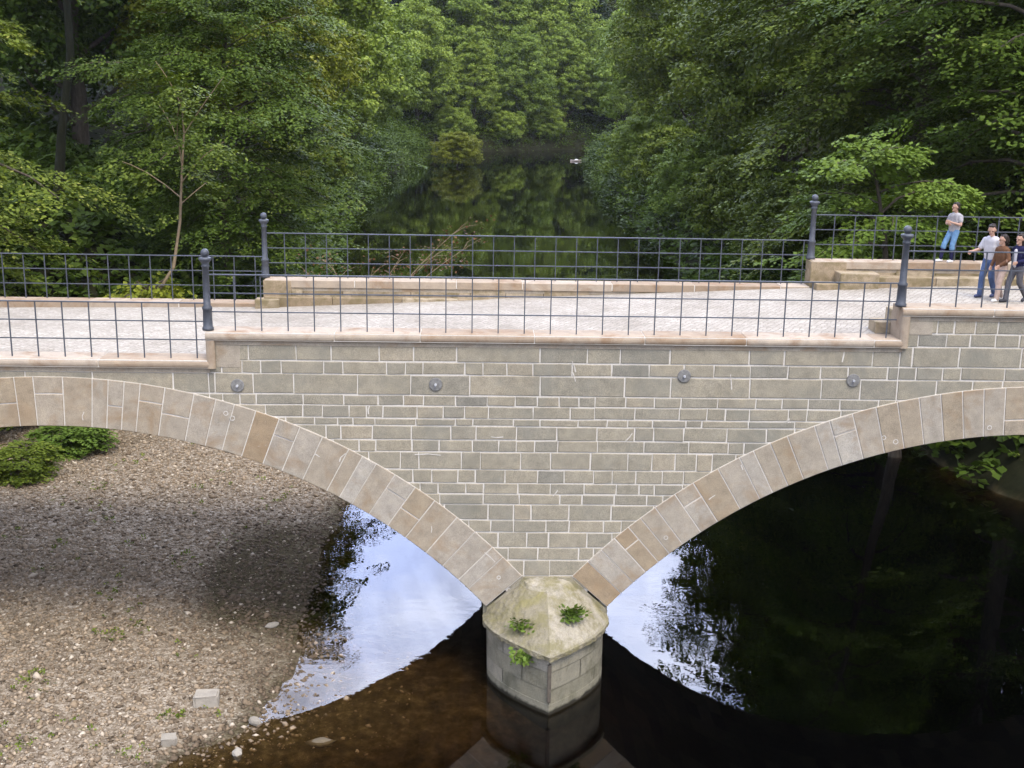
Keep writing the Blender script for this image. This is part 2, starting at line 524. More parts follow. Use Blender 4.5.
def rock(name, label, loc, sx, sy, sz, rz, mat, seed, group=None, block=False):
    r = random.Random(seed)
    bm = bmesh.new()
    if block:
        bmesh.ops.create_cube(bm, size=2)
        bmesh.ops.bevel(bm, geom=bm.edges[:], offset=.12, segments=2, affect='EDGES')
        j = .13
    else:
        bmesh.ops.create_icosphere(bm, subdivisions=2, radius=1)
        j = .16
    for v in bm.verts:
        v.co = Vector((v.co.x * sx * r.uniform(1 - j, 1 + j), v.co.y * sy * r.uniform(1 - j, 1 + j), v.co.z * sz * r.uniform(1 - j, 1 + j)))
    m = MB(); m.bm(bm, r.random())
    o = m.build(name, mat, loc=loc)
    o.rotation_euler = (r.uniform(-.1, .1), r.uniform(-.1, .1), rz)
    return tag(o, label, 'stone', group)
M['palestone'] = mat_stone('pale_stone', [(0, (.27, .24, .19)), (1, (.36, .32, .26))], grain=.3)
M['darkstone'] = mat_stone('dark_wet_stone', [(0, (.05, .04, .025)), (1, (.12, .095, .06))], grain=.3)
def gz(x, y): return float(ground(x, y))
rock('stone_block', 'pale squared stone block lying on the gravel bank above the waterline', (-6.4, -1.4, gz(-6.4, -1.4) + .09), .22, .15, .12, .1, M['palestone'], 1, block=True)
rock('stone_block', 'small cream stone block at the foot of the gravel bank', (-6.75, -2.8, gz(-6.75, -2.8) + .06), .13, .10, .09, .2, M['palestone'], 2, block=True)
rock('stone', 'white stone at the tip of the gravel spit by the brown shallows', (-5.4, -2.05, ZW + .05), .13, .08, .09, -.5, M['palestone'], 3)
rock('stone', 'single pale stone standing in the brown shallows off the bank', (-5.52, -3.05, ZW + .02), .09, .08, .10, .5, M['palestone'], 4)
rock('stone', 'flat dark stone under the shallow water nearest the pier', (-4.15, -2.6, ZW - .05), .26, .14, .07, .1, M['darkstone'], 5)
rock('stone', 'flat reddish pale stone on the damp gravel beside the sky reflection', (-5.75, 1.9, gz(-5.75, 1.9) + .03), .15, .10, .06, .3, M['palestone'], 6)

# ------------------------------------------------------------------ bridge
bridge = empty('stone_bridge', 'old grey stone bridge with two sandstone arches meeting on a pointed pier', 'bridge', (0, 0, 0))
rnd = random.Random(11)
XL, XR = -24.0, 24.0
STL, STR = -6.42, 6.46          # steps in the coping
LV = (-.53, 0.0, .60)           # coping levels

def top_at(x):
    return LV[0] if x < STL else (LV[1] if x < STR else LV[2])

def circ(x, rad, zlow=-9.0):
    z = zlow
    for c in (AL, AR):
        d = rad * rad - (x - c) ** 2
        if d > 0:
            z = max(z, AZ + math.sqrt(d))
    return z

def clip_poly(x0, x1, z0, z1, rad):
    n = max(2, int((x1 - x0) / .08))
    xs = [x0 + (x1 - x0) * i / n for i in range(n + 1)]
    lo = [max(z0, circ(x, rad)) for x in xs]
    if min(lo) >= z1 - .02:
        return None
    ok = [i for i in range(n + 1) if lo[i] < z1 - .004]
    i0, i1 = max(0, ok[0]), min(n, ok[-1])
    if i1 - i0 < 1:
        return None
    # contiguous run only
    bottom = [(xs[i], min(lo[i], z1 - .004)) for i in range(i0, i1 + 1)]
    # drop redundant collinear points
    pts = [bottom[0]]
    for k in range(1, len(bottom) - 1):
        (ax, az), (bx, bz), (cx_, cz) = pts[-1], bottom[k], bottom[k + 1]
        if abs((bx - ax) * (cz - az) - (bz - az) * (cx_ - ax)) > 1e-4:
            pts.append(bottom[k])
    pts.append(bottom[-1])
    return pts + [(bottom[-1][0], z1), (bottom[0][0], z1)]

COURSES = [.6 - .2, .101, -.15, -.54, -.787, -1.178, -1.382, -1.622, -1.767, -2.043, -2.274, -2.624, -2.894, -3.11, -3.319, -3.637, -3.884, -4.197, -4.455, -4.772, -5.05, -5.4]

def spandrel(face_y, out, name, blocks=True):
    """out = -1 for the face looking to -Y, +1 for the other"""
    mor = MB()
    n = 400
    xs = [XL + (XR - XL) * i / n for i in range(n + 1)]
    xs += [STL, STR]
    xs.sort()
    for a, b in zip(xs[:-1], xs[1:]):
        if b - a < 1e-6: continue
        t = top_at((a + b) / 2) - .1
        q = [(a, face_y, circ(a, RI + .5)), (b, face_y, circ(b, RI + .5)), (b, face_y, t), (a, face_y, t)]
        mor.poly(q if out < 0 else q[::-1])
    wall = mor.build('spandrel_wall', M['mortar'], bridge)
    if not blocks:
        return wall
    st = MB()
    g = .0115
    tops = [.6 - .17] + COURSES[1:]
    for ci in range(len(tops) - 1):
        z1, z0 = tops[ci], tops[ci + 1]
        h = z1 - z0
        x = XL + rnd.uniform(0, .5)
        while x < XR:
            if h > .36: wdt = rnd.choice([rnd.uniform(.5, .9), rnd.uniform(.6, 1.0), rnd.uniform(1.0, 1.7)])
            elif h > .26: wdt = rnd.uniform(.28, .85)
            else: wdt = rnd.choice([rnd.uniform(.28, .55), rnd.uniform(.5, .9)])
            if ci == 2 and False: pass
            x1 = min(x + wdt, XR)
            xa, xb = x, x1
            x = x1
            t = top_at((xa + xb) / 2)
            # split at the steps of the parapet
            segs = [(xa, xb)]
            for s in (STL, STR):
                ns = []
                for p, q in segs:
                    ns += [(p, s), (s, q)] if p < s < q else [(p, q)]
                segs = ns
            for p, q in segs:
                if q - p < .08: continue
                zt = min(z1, top_at((p + q) / 2) - .15)
                if zt - z0 < .06: continue
                jz = rnd.uniform(-.014, .014)
                pl = clip_poly(p + g, q - g, z0 + g + jz * .3, zt - g + jz * .3, RI + .55)
                if not pl: continue
                tone = min(1, max(0, rnd.gauss(.55, .20)))
                # raised face with a chamfered margin
                d0, d1 = face_y + out * .001, face_y + out * (.010 + rnd.uniform(0, .008))
                cxm = sum(a for a, _ in pl) / len(pl); czm = sum(b for _, b in pl) / len(pl)
                wj = [(rnd.uniform(-.007, .007), rnd.uniform(-.007, .007)) for _ in pl]
                outer = [(a + wa, d0, b + wb) for (a, b), (wa, wb) in zip(pl, wj)]
                inner = []
                for (a, b), (wa, wb) in zip(pl, wj):
                    inner.append((a + wa - math.copysign(min(.012, abs(a - cxm) * .5), a - cxm), d1, b + wb - math.copysign(min(.012, abs(b - czm) * .5), b - czm)))
                m = len(pl)
                vs = outer + inner
                fs = [tuple(range(m, 2 * m))] + [(k, (k + 1) % m, m + (k + 1) % m, m + k) for k in range(m)]
                if out > 0: fs = [f[::-1] for f in fs]
                st.add(vs, fs, tone)
    st.build('coursed_stone', M['wallstone'], wall)
    return wall

near_wall = spandrel(0.0, -1, 'near')
spandrel(WID, 1, 'far')

def arch_ring(cx, face_y, out, a0, a1):
    """voussoir stones round one arch face"""
    mor = MB(); st = MB()
    n = 90
    d = face_y + out * .022
    for i in range(n):
        t0, t1 = a0 + (a1 - a0) * i / n, a0 + (a1 - a0) * (i + 1) / n
        P = lambda r, t, y: (cx + r * math.cos(t), y, AZ + r * math.sin(t))
        st_y = face_y + out * .02
        q = [P(RI + .006, t0, st_y), P(RO - .004, t0, st_y), P(RO - .004, t1, st_y), P(RI + .006, t1, st_y)]
        mor.poly(q if out > 0 else q[::-1])
        q = [P(RO - .004, t0, st_y), P(RO - .004, t0, face_y), P(RO - .004, t1, face_y), P(RO - .004, t1, st_y)]
        mor.poly(q)
    ring = mor.build('arch_ring', M['mortar'], bridge)
    t = a0
    while t < a1 - 1e-4:
        wd = rnd.choice([.27, .32, .38, .42, .5]) / RI
        t1 = min(t + wd, a1)
        if a1 - t1 < .012: t1 = a1
        tone = min(1, max(0, rnd.gauss(.6, .20)))
        if rnd.random() < .12: tone = .12
        pieces = [(RI, RO)]
        if rnd.random() < .22:
            c = RI + rnd.choice([.3, .45, .62]); pieces = [(RI, c), (c, RO)]
        for (ra, rb) in pieces:
            gj = .0095
            k = 3
            ta, tb = t + gj / RI, t1 - gj / RI
            arc_in = [(ra + (gj if ra > RI else 0), ta + (tb - ta) * i / k) for i in range(k + 1)]
            arc_out = [(rb - gj, tb - (tb - ta) * i / k) for i in range(k + 1)]
            pl = [(cx + r * math.cos(u), AZ + r * math.sin(u)) for r, u in arc_in + arc_out]
            mx_ = sum(p[0] for p in pl) / len(pl); mz_ = sum(p[1] for p in pl) / len(pl)
            d0 = face_y + out * .019; d1 = face_y + out * (.030 + rnd.uniform(0, .01))
            outer = [(a, d0, b) for a, b in pl]
            inner = []
            for a, b in pl:
                v = Vector((mx_ - a, mz_ - b)); L = v.length; v = v / L * .012
                inner.append((a + v.x, d1, b + v.y))
            m = len(pl)
            fs = [tuple(range(m, 2 * m))] + [(i, (i + 1) % m, m + (i + 1) % m, m + i) for i in range(m)]
            if out < 0: fs = [f[::-1] for f in fs]
            st.add(outer + inner, fs, min(1, max(0, tone + rnd.gauss(0, .08))))
        t = t1
    st.build('voussoir_stones', M['sandstone'], ring)
    return ring

A0, A1 = R(42.3), R(137.7)
for cx in (AL, AR):
    arch_ring(cx, 0.0, -1, A0, A1)
    arch_ring(cx, WID, 1, A0, A1)
    s = MB()
    n, ny = 48, 8
    for i in range(n):
        for j in range(ny):
            t0, t1 = A0 + (A1 - A0) * i / n, A0 + (A1 - A0) * (i + 1) / n
            y0, y1 = -.02 + (WID + .04) * j / ny, -.02 + (WID + .04) * (j + 1) / ny
            P = lambda t, y: (cx + RI * math.cos(t), y, AZ + RI * math.sin(t))
            s.poly([P(t0, y0), P(t0, y1), P(t1, y1), P(t1, y0)], rnd.random())
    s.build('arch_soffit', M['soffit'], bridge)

# pier with pointed cutwaters
def ogive(a, h, n=10):
    """half outline from (a,0) to the nose (0,-h)"""
    p0, p1, p2 = (a, -.13 * h), (.90 * a, -.52 * h), (0, -h)
    pts = [(a, 0.0)]
    for i in range(n):
        t = i / (n - 1)
        pts.append(tuple((1 - t) ** 2 * u + 2 * t * (1 - t) * v + t * t * w for u, v, w in zip(p0, p1, p2)))
    return pts
PX = -.07
def outline(a, h, n=10):
    hp = ogive(a, h, n)
    right = [(PX + x, y) for x, y in hp]
    left = [(PX - x, y) for x, y in hp[::-1][1:]]
    return right + left          # from right wall corner over the nose to left wall corner
def full_outline(a, h):
    o = outline(a, h)
    back = [(2 * PX - x, WID - y) for x, y in o]
    return o + back
def loft(mb, rings, closed=True, tones=None):
    m = len(rings[0])
    for k in range(len(rings) - 1):
        A, B = rings[k], rings[k + 1]
        for i in range(m if closed else m - 1):
            j = (i + 1) % m
            mb.poly([A[j], A[i], B[i], B[j]], tones[k] if tones else .5)
pier = MB()
levels = [(-9.5, 1.13), (-6.62, 1.13), (-6.60, 1.10), (-6.25, 1.10), (-5.66, 1.10)]
lv2 = []
for (z, a) in levels:
    lv2.append([(x, y, z) for x, y in full_outline(a, 1.72 * a / 1.13)])
loft(pier, lv2)
pier.poly([(x, y, -5.66) for x, y in full_outline(1.10, 1.67)][::-1])
# block under the springing
pier.box(PX - 1.22, PX + 1.22, .03, WID - .03, -5.64, -5.33, .5)
pr = pier.build('pier', M['pier'], bridge)
bands = MB()
for (za, zb, seed) in ((-6.66, -6.34, .35), (-6.33, -5.98, .5), (-5.97, -5.68, .65)):
    o = outline(1.125, 1.712, 12)
    cuts = [0, 5, 12, 18, 24] if seed != .5 else [0, 8, 12, 15, 24]
    for ca, cb in zip(cuts[:-1], cuts[1:]):
        seg = o[ca:cb + 1]
        inn = [(PX + (x - PX) * .975, y * .975) for x, y in seg]
        tn = min(1, max(0, seed + rnd.gauss(0, .2)))
        e = .012
        for i in range(len(seg) - 1):
            (x0, y0), (x1, y1) = seg[i], seg[i + 1]
            fx0 = e if i == 0 else 0; fx1 = e if i == len(seg) - 2 else 0
            L = math.hypot(x1 - x0, y1 - y0)
            p0 = (x0 + (x1 - x0) * fx0 / L, y0 + (y1 - y0) * fx0 / L); p1 = (x1 - (x1 - x0) * fx1 / L, y1 - (y1 - y0) * fx1 / L)
            bands.poly([(*p1, za), (*p0, za), (*p0, zb), (*p1, zb)], tn)
bands.build('facing_stones', M['pier'], pr)
# metal edge strip on the nose
nose = MB(); nose.box(PX - .035, PX + .035, -1.755, -1.69, -6.55, -5.80, .5, .01)
nose.build('nose_strip', m_simple('rusty_nose_strip', (.10, .082, .06), .8), pr)
cap = MB()
def capring(a, h, z): return [(x, y, z) for x, y in outline(a, h, 12)]
def crown_ring(a, h, z, ridge=0):
    n = 24
    return [(PX + a * math.cos(math.pi * i / n), -h * math.sin(math.pi * i / n), z) for i in range(n + 1)]
r0 = capring(1.17, 1.76, -5.70); r1 = capring(1.225, 1.85, -5.69); r2 = capring(1.225, 1.85, -5.60); r3 = capring(1.19, 1.80, -5.575)
top = crown_ring(.50, .42, -4.93)
mid = []
for (ax, ay, az), (bx, by, bz) in zip(r3, top):
    f = .45
    mid.append((ax + (bx - ax) * f, ay + (by - ay) * f, az + (bz - az) * f + .03))
loft(cap, [r0, r1, r2, r3], False, [.3, .25, .5])
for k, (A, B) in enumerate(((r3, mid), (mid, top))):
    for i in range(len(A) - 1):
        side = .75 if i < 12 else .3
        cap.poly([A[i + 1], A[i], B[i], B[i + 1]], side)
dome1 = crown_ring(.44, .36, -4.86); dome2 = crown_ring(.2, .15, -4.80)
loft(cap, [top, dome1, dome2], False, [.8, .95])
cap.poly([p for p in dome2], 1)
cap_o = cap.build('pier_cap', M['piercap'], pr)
bm = bmesh.new(); bm.from_mesh(cap_o.data); bmesh.ops.remove_doubles(bm, verts=bm.verts, dist=.002); bm.to_mesh(cap_o.data); bm.free()
md = cap_o.modifiers.new('fine', 'SUBSURF'); md.subdivision_type = 'SIMPLE'; md.levels = md.render_levels = 4
tx = bpy.data.textures.new('rough_stone', 'CLOUDS'); tx.noise_scale = .16; tx.noise_depth = 4
md = cap_o.modifiers.new('rough', 'DISPLACE'); md.texture = tx; md.strength = .075; md.mid_level = .5; md.texture_coords = 'LOCAL'
sp = MB()
def foot(cx, t, r): return (cx + r * math.cos(t), AZ + r * math.sin(t))
il, ol = foot(AL, A0 - .004, RI - .01), foot(AL, A0 - .004, RO + .02)
ir, orr = foot(AR, math.pi - A0 + .004, RI - .01), foot(AR, math.pi - A0 + .004, RO + .02)
P = [(PX - 1.17, -5.63), (PX + 1.17, -5.63), ir, orr, ol, il]
k = len(P)
sp.add([(x, -.05, z) for x, z in P] + [(x, .02, z) for x, z in P], [tuple(range(k))] + [(i, k + i, k + (i + 1) % k, (i + 1) % k) for i in range(k)], .6)
sp.build('springer_bed', M['piercap'], pr)

# abutments at the outer springings
for (x0, x1, y0, y1, zt) in ((XL, AL - 8.09, .03, WID - .03, -5.3), (AR + 8.09, XR, .03, WID - .03, -5.3)):
    ab = MB(); ab.box(x0, x1, y0, y1, -9, zt, .5); ab.build('abutment', M['pier'], bridge)
for (x0, x1, zt) in ((XL - .1, XL + .3, LV[0] - .12), (XR - .3, XR + .1, LV[2] - .12)):
    ends = MB(); ends.box(x0, x1, .02, WID - .02, -9, zt); ends.build('end_wall', M['wallstone'], bridge)

# hand smeared pointing lines and lime marks on the face
sm = MB()
def stroke(pts, w, y):
    P = [Vector((a, 0, b)) for a, b in pts]
    for a, b in zip(P[:-1], P[1:]):
        d = (b - a); L = d.length
        if L < 1e-4: continue
        nrm = Vector((-d.z, 0, d.x)) / L * w * rnd.uniform(.6, 1.3)
        q = [a - nrm, b - nrm, b + nrm, a + nrm]
        sm.poly([(v.x, y, v.z) for v in q], .5)
k = 0
while k < 10:
    x, z = rnd.uniform(-9, 9.5), rnd.uniform(-4.6, -.25)
    if z < circ(x, RO) + .2: continue
    k += 1
    y = -.0195 - .001 * (k % 5) / 5
    typ = rnd.random()
    if typ < .45:
        a = rnd.choice([1.57, 1.57, .9, 2.2]) + rnd.gauss(0, .25); L = rnd.uniform(.10, .32)
        stroke([(x, z), (x + math.cos(a) * L * .5 + rnd.gauss(0, .012), z + math.sin(a) * L * .5), (x + math.cos(a) * L, z + math.sin(a) * L)], .010, y)
    elif typ < .75:
        L = rnd.uniform(.12, .5); stroke([(x, z), (x + L * .5, z + rnd.gauss(0, .012)), (x + L, z + rnd.gauss(0, .02))], .009, y)
    else:
        for q in range(rnd.randint(2, 5)):
            xx, zz = x + rnd.gauss(0, .07), z + rnd.gauss(0, .05)
            stroke([(xx, zz), (xx + rnd.gauss(0, .05), zz + rnd.gauss(0, .04))], .012, y)
for cx in (AL, AR):
    for q in range(14):
        t = rnd.uniform(A0 + .01, A1 - .01); r_ = rnd.uniform(RI + .08, RO - .08)
        y = -.0425 - .001 * (q % 4) / 4
        c = (cx + r_ * math.cos(t), AZ + r_ * math.sin(t))
        if q % 3 == 0:
            rad = rnd.uniform(.03, .05)
            stroke([(c[0] + rad * math.cos(i * .5236), c[1] + rad * math.sin(i * .5236)) for i in range(13)], .008, y)
        else:
            a = t + rnd.choice([0, 1.57, .5]) + rnd.gauss(0, .2); L = rnd.uniform(.1, .3)
            e = (c[0] + math.cos(a) * L, c[1] + math.sin(a) * L)
            re = math.hypot(e[0] - cx, e[1] - AZ)
            if RI + .03 < re < RO - .03:
                stroke([c, ((c[0] + e[0]) / 2 + rnd.gauss(0, .015), (c[1] + e[1]) / 2), e], .009, y)
bm = bmesh.new(); bm.from_mesh(near_wall.data)
for f in sm.f:
    bm.faces.new([bm.verts.new(sm.v[i]) for i in f])
bm.to_mesh(near_wall.data); bm.free()

# coping stones
def roll_profile(y_out, y_in, z, h, sgn):
    """closed profile in (y,z); rounded nose on the outer side"""
    pts = []
    rr = h / 2
    for i in range(9):
        a = math.pi / 2 + math.pi * i / 8
        pts.append((y_out + sgn * (rr * .75) + sgn * rr * .75 * math.cos(a), z - rr + rr * math.sin(a)))
    pts = pts + [(y_in, z - h), (y_in, z - .012), (y_in - sgn * .02, z)]
    return pts
def coping(x0, x1, z, y_out, y_in, seed, part='coping', ext0=0, ext1=0):
    r = random.Random(seed)
    m = MB()
    sgn = 1 if y_in > y_out else -1
    x = x0
    while x < x1 - .01:
        xn = min(x1, x + r.uniform(1.5, 2.4))
        if x1 - xn < .5: xn = x1
        g = .006
        tn = r.random()
        P = roll_profile(y_out, y_in, z + r.uniform(-.004, .004), .17, sgn)
        k = len(P)
        rings = []
        for xx, sh in ((x + g, .012), (x + g + .015, 0), (xn - g - .015, 0), (xn - g, .012)):
            cy_ = sum(p[0] for p in P) / k; cz_ = sum(p[1] for p in P) / k
            rings.append([(xx, py + (cy_ - py) * sh * 3, pz + (cz_ - pz) * sh * 4) for py, pz in P])
        b = len(m.v)
        for rg in rings: m.v += rg
        for q in range(3):
            for i in range(k):
                j = (i + 1) % k
                f = (b + q * k + i, b + q * k + j, b + (q + 1) * k + j, b + (q + 1) * k + i)
                m.f.append(f[::-1] if sgn > 0 else f); m.t.append(tn)
        f = tuple(b + i for i in range(k)); m.f.append(f if sgn > 0 else f[::-1]); m.t.append(tn)
        f = tuple(b + 3 * k + i for i in range(k)); m.f.append(f[::-1] if sgn > 0 else f); m.t.append(tn)
        x = xn
    # lime joint body and thin bed course just below
    o = m.build(part, M['coping'], bridge)
    j = MB()
    ya, yb = min(y_out + sgn * .02, y_in - sgn * .01), max(y_out + sgn * .02, y_in - sgn * .01)
    j.box(x0 + .02, x1 - .02, ya, yb, z - .155, z - .012)
    j.build('coping_joint', M['mortar'], o)
    bb = MB()
    ya, yb = min(y_out + sgn * .075, y_in - sgn * .03), max(y_out + sgn * .075, y_in - sgn * .03)
    bb.box(x0 + .01, x1 - .01, ya, yb, z - .25, z - .172)
    bb.build('bed_course', M['sandstone'], o)
    return o
NI, NO = .50, -.10
coping(XL, STL + .05, LV[0], NO, NI, 1); coping(STL - .02, STR + .03, LV[1], NO, NI, 2); coping(STR - .06, XR, LV[2], NO, NI, 3)
FO, FI = WID + .10, 5.75
coping(XL, -6.36, LV[0] + .01, FO, FI, 4); coping(-6.36, 6.3, LV[1] + .03, FO, FI, 5); coping(6.3, XR, LV[2] + .03, FO, FI, 6)
# upright returns of the roll at the two steps
for (x, z0, z1) in ((STL - .02, LV[0], LV[1]), (STR - .06, LV[1], LV[2])):
    m = MB()
    prof = []
    rr = .085
    for i in range(9):
        a = -math.pi * i / 8
        prof.append((x + .085 + rr * math.cos(a) , NO + .064 + rr * .75 * math.sin(a)))
    prof += [(x, NI), (x + .17, NI)]
    rings = [[(px, py, zz) for px, py in prof] for zz in (z0 - .165, z1 - .16)]
    k = len(prof)
    b = len(m.v); m.v += rings[0] + rings[1]
    for i in range(k):
        j2 = (i + 1) % k
        m.f.append((b + i, b + k + i, b + k + j2, b + j2)); m.t.append(.6)
    m.f.append(tuple(b + i for i in range(k))); m.t.append(.6)
    m.build('coping_return', M['coping'], bridge)
    m = MB()
    m.box(x + .18, x + .62, -.018, .3, z0 - .15 if z0 < -.3 else z0 + .08, z1 - .26, .55, .01)
    m.build('corner_stone', M['sandstone'], bridge)

# deck
def deckz(x): return np.interp(x, [XL, -6.5, 5, 9, XR], [-.85, -.60, -.05, .12, .45])
dk = MB()
xs = np.linspace(XL, XR, 97); ys = np.linspace(.48, 5.78, 13)
for a, b in zip(xs[:-1], xs[1:]):
    for c, d in zip(ys[:-1], ys[1:]):
        cr = lambda y: .05 * (1 - ((y - 3.1) / 2.65) ** 2)
        dk.poly([(a, c, deckz(a) + cr(c)), (b, c, deckz(b) + cr(c)), (b, d, deckz(b) + cr(d)), (a, d, deckz(a) + cr(d))])
dk.build('deck_paving', M['deck'], bridge, smooth=True)
# fill that closes the deck body
fl = MB()
fl.box(XL + .3, XR - .3, .05, WID - .05, -1.75, -.95); fl.build('deck_fill', M['soffit'], bridge)

# plinth courses along the deck edges
def courses(name, x0, x1, y0, y1, zs, seed, mat='plinth'):
    r = random.Random(seed); m = MB()
    for z0, z1 in zip(zs[:-1], zs[1:]):
        x = x0
        while x < x1 - .01:
            xn = min(x1, x + r.uniform(.7, 1.6))
            if x1 - xn < .3: xn = x1
            m.box(x + .004, xn - .004, y0 + r.uniform(-.006, .006), y1, z0 + .003, z1 - .003, r.random(), .015)
            x = xn
    return m.build(name, M[mat], bridge)
courses('parapet_plinth', -6.36, 6.3, 5.78, 6.18, (-.8, -.29, -.14), 21)
courses('parapet_plinth', -6.36, 2.6, 5.60, 5.775, (-.8, -.34), 22)
courses('parapet_plinth', 6.3, XR - .3, 5.78, 6.18, (-.2, .28, .46), 23)
courses('parapet_plinth', 7.75, XR - .3, 5.38, 5.775, (-.2, .33), 24)
courses('parapet_plinth', -6.40, 6.4, .25, .47, (-.8, -.18), 25)
courses('parapet_plinth', 6.5, XR - .3, .25, .47, (-.4, .1, .42), 26)
courses('parapet_plinth', XL + .3, -6.5, .25, .47, (-1.1, -.71), 27)
courses('parapet_plinth', XL + .3, -6.4, 5.79, 6.18, (-1.1, -.71), 28)
for (x0, x1, y0, y1, z) in ((6.3, 6.82, 5.30, 5.77, .17), (6.83, 7.73, 5.26, 5.77, .42), (6.12, 6.42, .52, .95, .22), (6.44, 7.2, .52, .98, .45), (-6.55, -6.0, 5.45, 5.77, -.38)):
    m = MB(); m.box(x0, x1, y0, y1, -.75, z, rnd.random(), .02)
    m.build('kerb_step', M['plinth'], bridge)
m = MB(); m.box(-6.40, -5.75, 5.74, 6.22, -.5, .02, .2, .02); m.build('end_stone', M['plinth'], bridge)
m = MB(); m.box(6.26, 7.1, 5.745, 6.22, -.1, .618, .3, .02); m.build('end_stone', M['plinth'], bridge)
# tie rod plates on the wall
for (x, z) in ((-5.89, -1.02), (-2.22, -.96), (2.42, -.75), (5.61, -.80)):
    m = MB()
    n = 24
    for (ra, ya, rb, yb) in ((.125, 0, .125, -.032), (.125, -.032, .115, -.04), (.115, -.04, .0001, -.042)):
        for i in range(n):
            a, b = 2 * math.pi * i / n, 2 * math.pi * (i + 1) / n
            m.poly([(x + ra * math.cos(a), ya, z + ra * math.sin(a)), (x + ra * math.cos(b), ya, z + ra * math.sin(b)), (x + rb * math.cos(b), yb, z + rb * math.sin(b)), (x + rb * math.cos(a), yb, z + rb * math.sin(a))][::-1])
    pl = m.build('tie_plate', M['plate'], bridge)
    m = MB(); bm = bmesh.new(); bmesh.ops.create_cone(bm, cap_ends=True, segments=6, radius1=.026, radius2=.022, depth=.05, matrix=Matrix.Translation((x, -.065, z)) @ Matrix.Rotation(R(90), 4, 'X')); m.bm(bm)
    m.build('bolt', m_simple('bolt_steel', (.45, .45, .45), .5) if 'bolt' not in M else M['bolt'], pl)

# ------------------------------------------------------------------ railings
POST = [(.0001, 0), (.105, 0), (.105, .05), (.088, .07), (.082, .38), (.092, .39), (.092, .43), (.066, .46), (.059, 1.16), (.073, 1.17), (.073, 1.20), (.063, 1.22), (.078, 1.26), (.115, 1.30), (.118, 1.335), (.085, 1.35), (.04, 1.36), (.0001, 1.362)]
BALL = [(.0001, 1.34)] + [(.078 * math.sin(math.pi * i / 10), 1.425 - .078 * math.cos(math.pi * i / 10)) for i in range(1, 10)] + [(.0001, 1.503)]
def railing(label, x0, x1, y, z, posts=(), first=None, step=.484, flat=False):
    root = empty('iron_railing', label, 'railing', (x0, y, z), 0, 'iron railings along the bridge')
    L = x1 - x0
    m = MB(); m.box(0, L, -.020, .020, 1.020, 1.043, .5, .005)
    m.build('top_rail', M['iron'], root)
    for h in (.69, .345):
        m = MB(); m.box(0, L, -.009, .009, h - .010, h + .010)
        m.build('cross_bar', M['iron'], root)
    first = step * .5 if first is None else first
    proto = None
    x = first
    while x < L - .02:
        if proto is None:
            m = MB(); m.box(-.010, .010, -.0125, .0125, -.02, 1.02)
            proto = m.build('upright_bar', M['iron'], root, loc=(x, 0, 0))
        else:
            c = proto.copy(); COL.objects.link(c); c.parent = root; c.location = (x, 0, 0)
        x += step
    for px in posts:
        m = MB(); m.lathe(POST, (0, 0, 0), 20)
        p = m.build('post', M['iron'], root, True, loc=(px - x0, 0, 0))
        m = MB(); m.lathe(BALL, (0, 0, 0), 16); m.build('ball_finial', M['iron'], p, True)
    return root
YN, YF = .09, 6.12
railing('low front railing on the left, panel ending at the ball topped post', -20, -6.46, YN, LV[0], (), .30, .484)
railing('long front railing between the two nearer ball topped posts', -6.41, 6.36, YN, LV[1], (-6.41,), .5, .484)
railing('raised front railing on the right with its ball topped post', 6.41, 20, YN, LV[2], (6.41,), .55, .484)
railing('low back railing on the left in front of the dark trees', -20, -6.46, YF, LV[0] + .01, (), .3, .484)
railing('long back railing in front of the river with its left ball topped post', -6.40, 6.32, YF, LV[1] + .03, (-6.40,), .46, .484)
railing('raised back railing behind the standing boy with its ball topped post', 6.34, 20, YF, LV[2] + .03, (6.34,), .5, .484)

# ------------------------------------------------------------------ foliage
def spray_leaves(T, A, L, n, leaf, rs, droop=.25, palm=False):
    """T:(S,3) base points  A:(S,3,3) frames (cols: along, side, up)  L:(S,) length -> quads (S*n,4,3)"""
    Sn = len(T)
    u = (np.arange(n) + rs.rand(Sn, n)) / n
    side = np.where(np.arange(n) % 2 == 0, 1, -1)[None] * np.ones((Sn, 1))
    w = (1 - u) ** .5 * .55 * rs.rand(Sn, n)
    lx = u * .95
    px = lx * L[:, None]
    py = side * w * L[:, None] * .75
    pz = -droop * (u ** 2) * L[:, None] - .25 * np.abs(py) + rs.normal(0, .025, (Sn, n)) * L[:, None]
    ang = side * rs.uniform(.3, 1.2, (Sn, n))
    sz = leaf * rs.uniform(.7, 1.35, (Sn, n))
    dx, dy = np.cos(ang), np.sin(ang)
    pitch = rs.normal(-.22, .25, (Sn, n))
    roll = rs.normal(0, .28, (Sn, n))
    d = np.stack([dx * np.cos(pitch), dy * np.cos(pitch), np.sin(pitch)], -1)
    s = np.stack([-dy, dx, np.zeros_like(dx)], -1)
    upv = np.cross(d, s)
    s = s * np.cos(roll)[..., None] + upv * np.sin(roll)[..., None]
    c = np.stack([px, py, pz], -1)
    ls = sz[..., None]
    V = np.stack([c, c + d * ls * .5 + s * ls * .36, c + d * ls, c + d * ls * .5 - s * ls * .36], 2)   # S,n,4,3
    V = np.einsum('sij,snkj->snki', A, V) + T[:, None, None]
    return V.reshape(-1, 4, 3)

def frames(az, pitch, roll):
    ca, sa, cp, sp = np.cos(az), np.sin(az), np.cos(pitch), np.sin(pitch)
    al = np.stack([ca * cp, sa * cp, sp], -1)
    sd = np.stack([-sa, ca, np.zeros_like(sa)], -1)
    up = np.cross(al, sd)
    cr, sr = np.cos(roll)[:, None], np.sin(roll)[:, None]
    sd2 = sd * cr + up * sr
    up2 = np.cross(al, sd2)
    return np.stack([al, sd2, up2], -1)

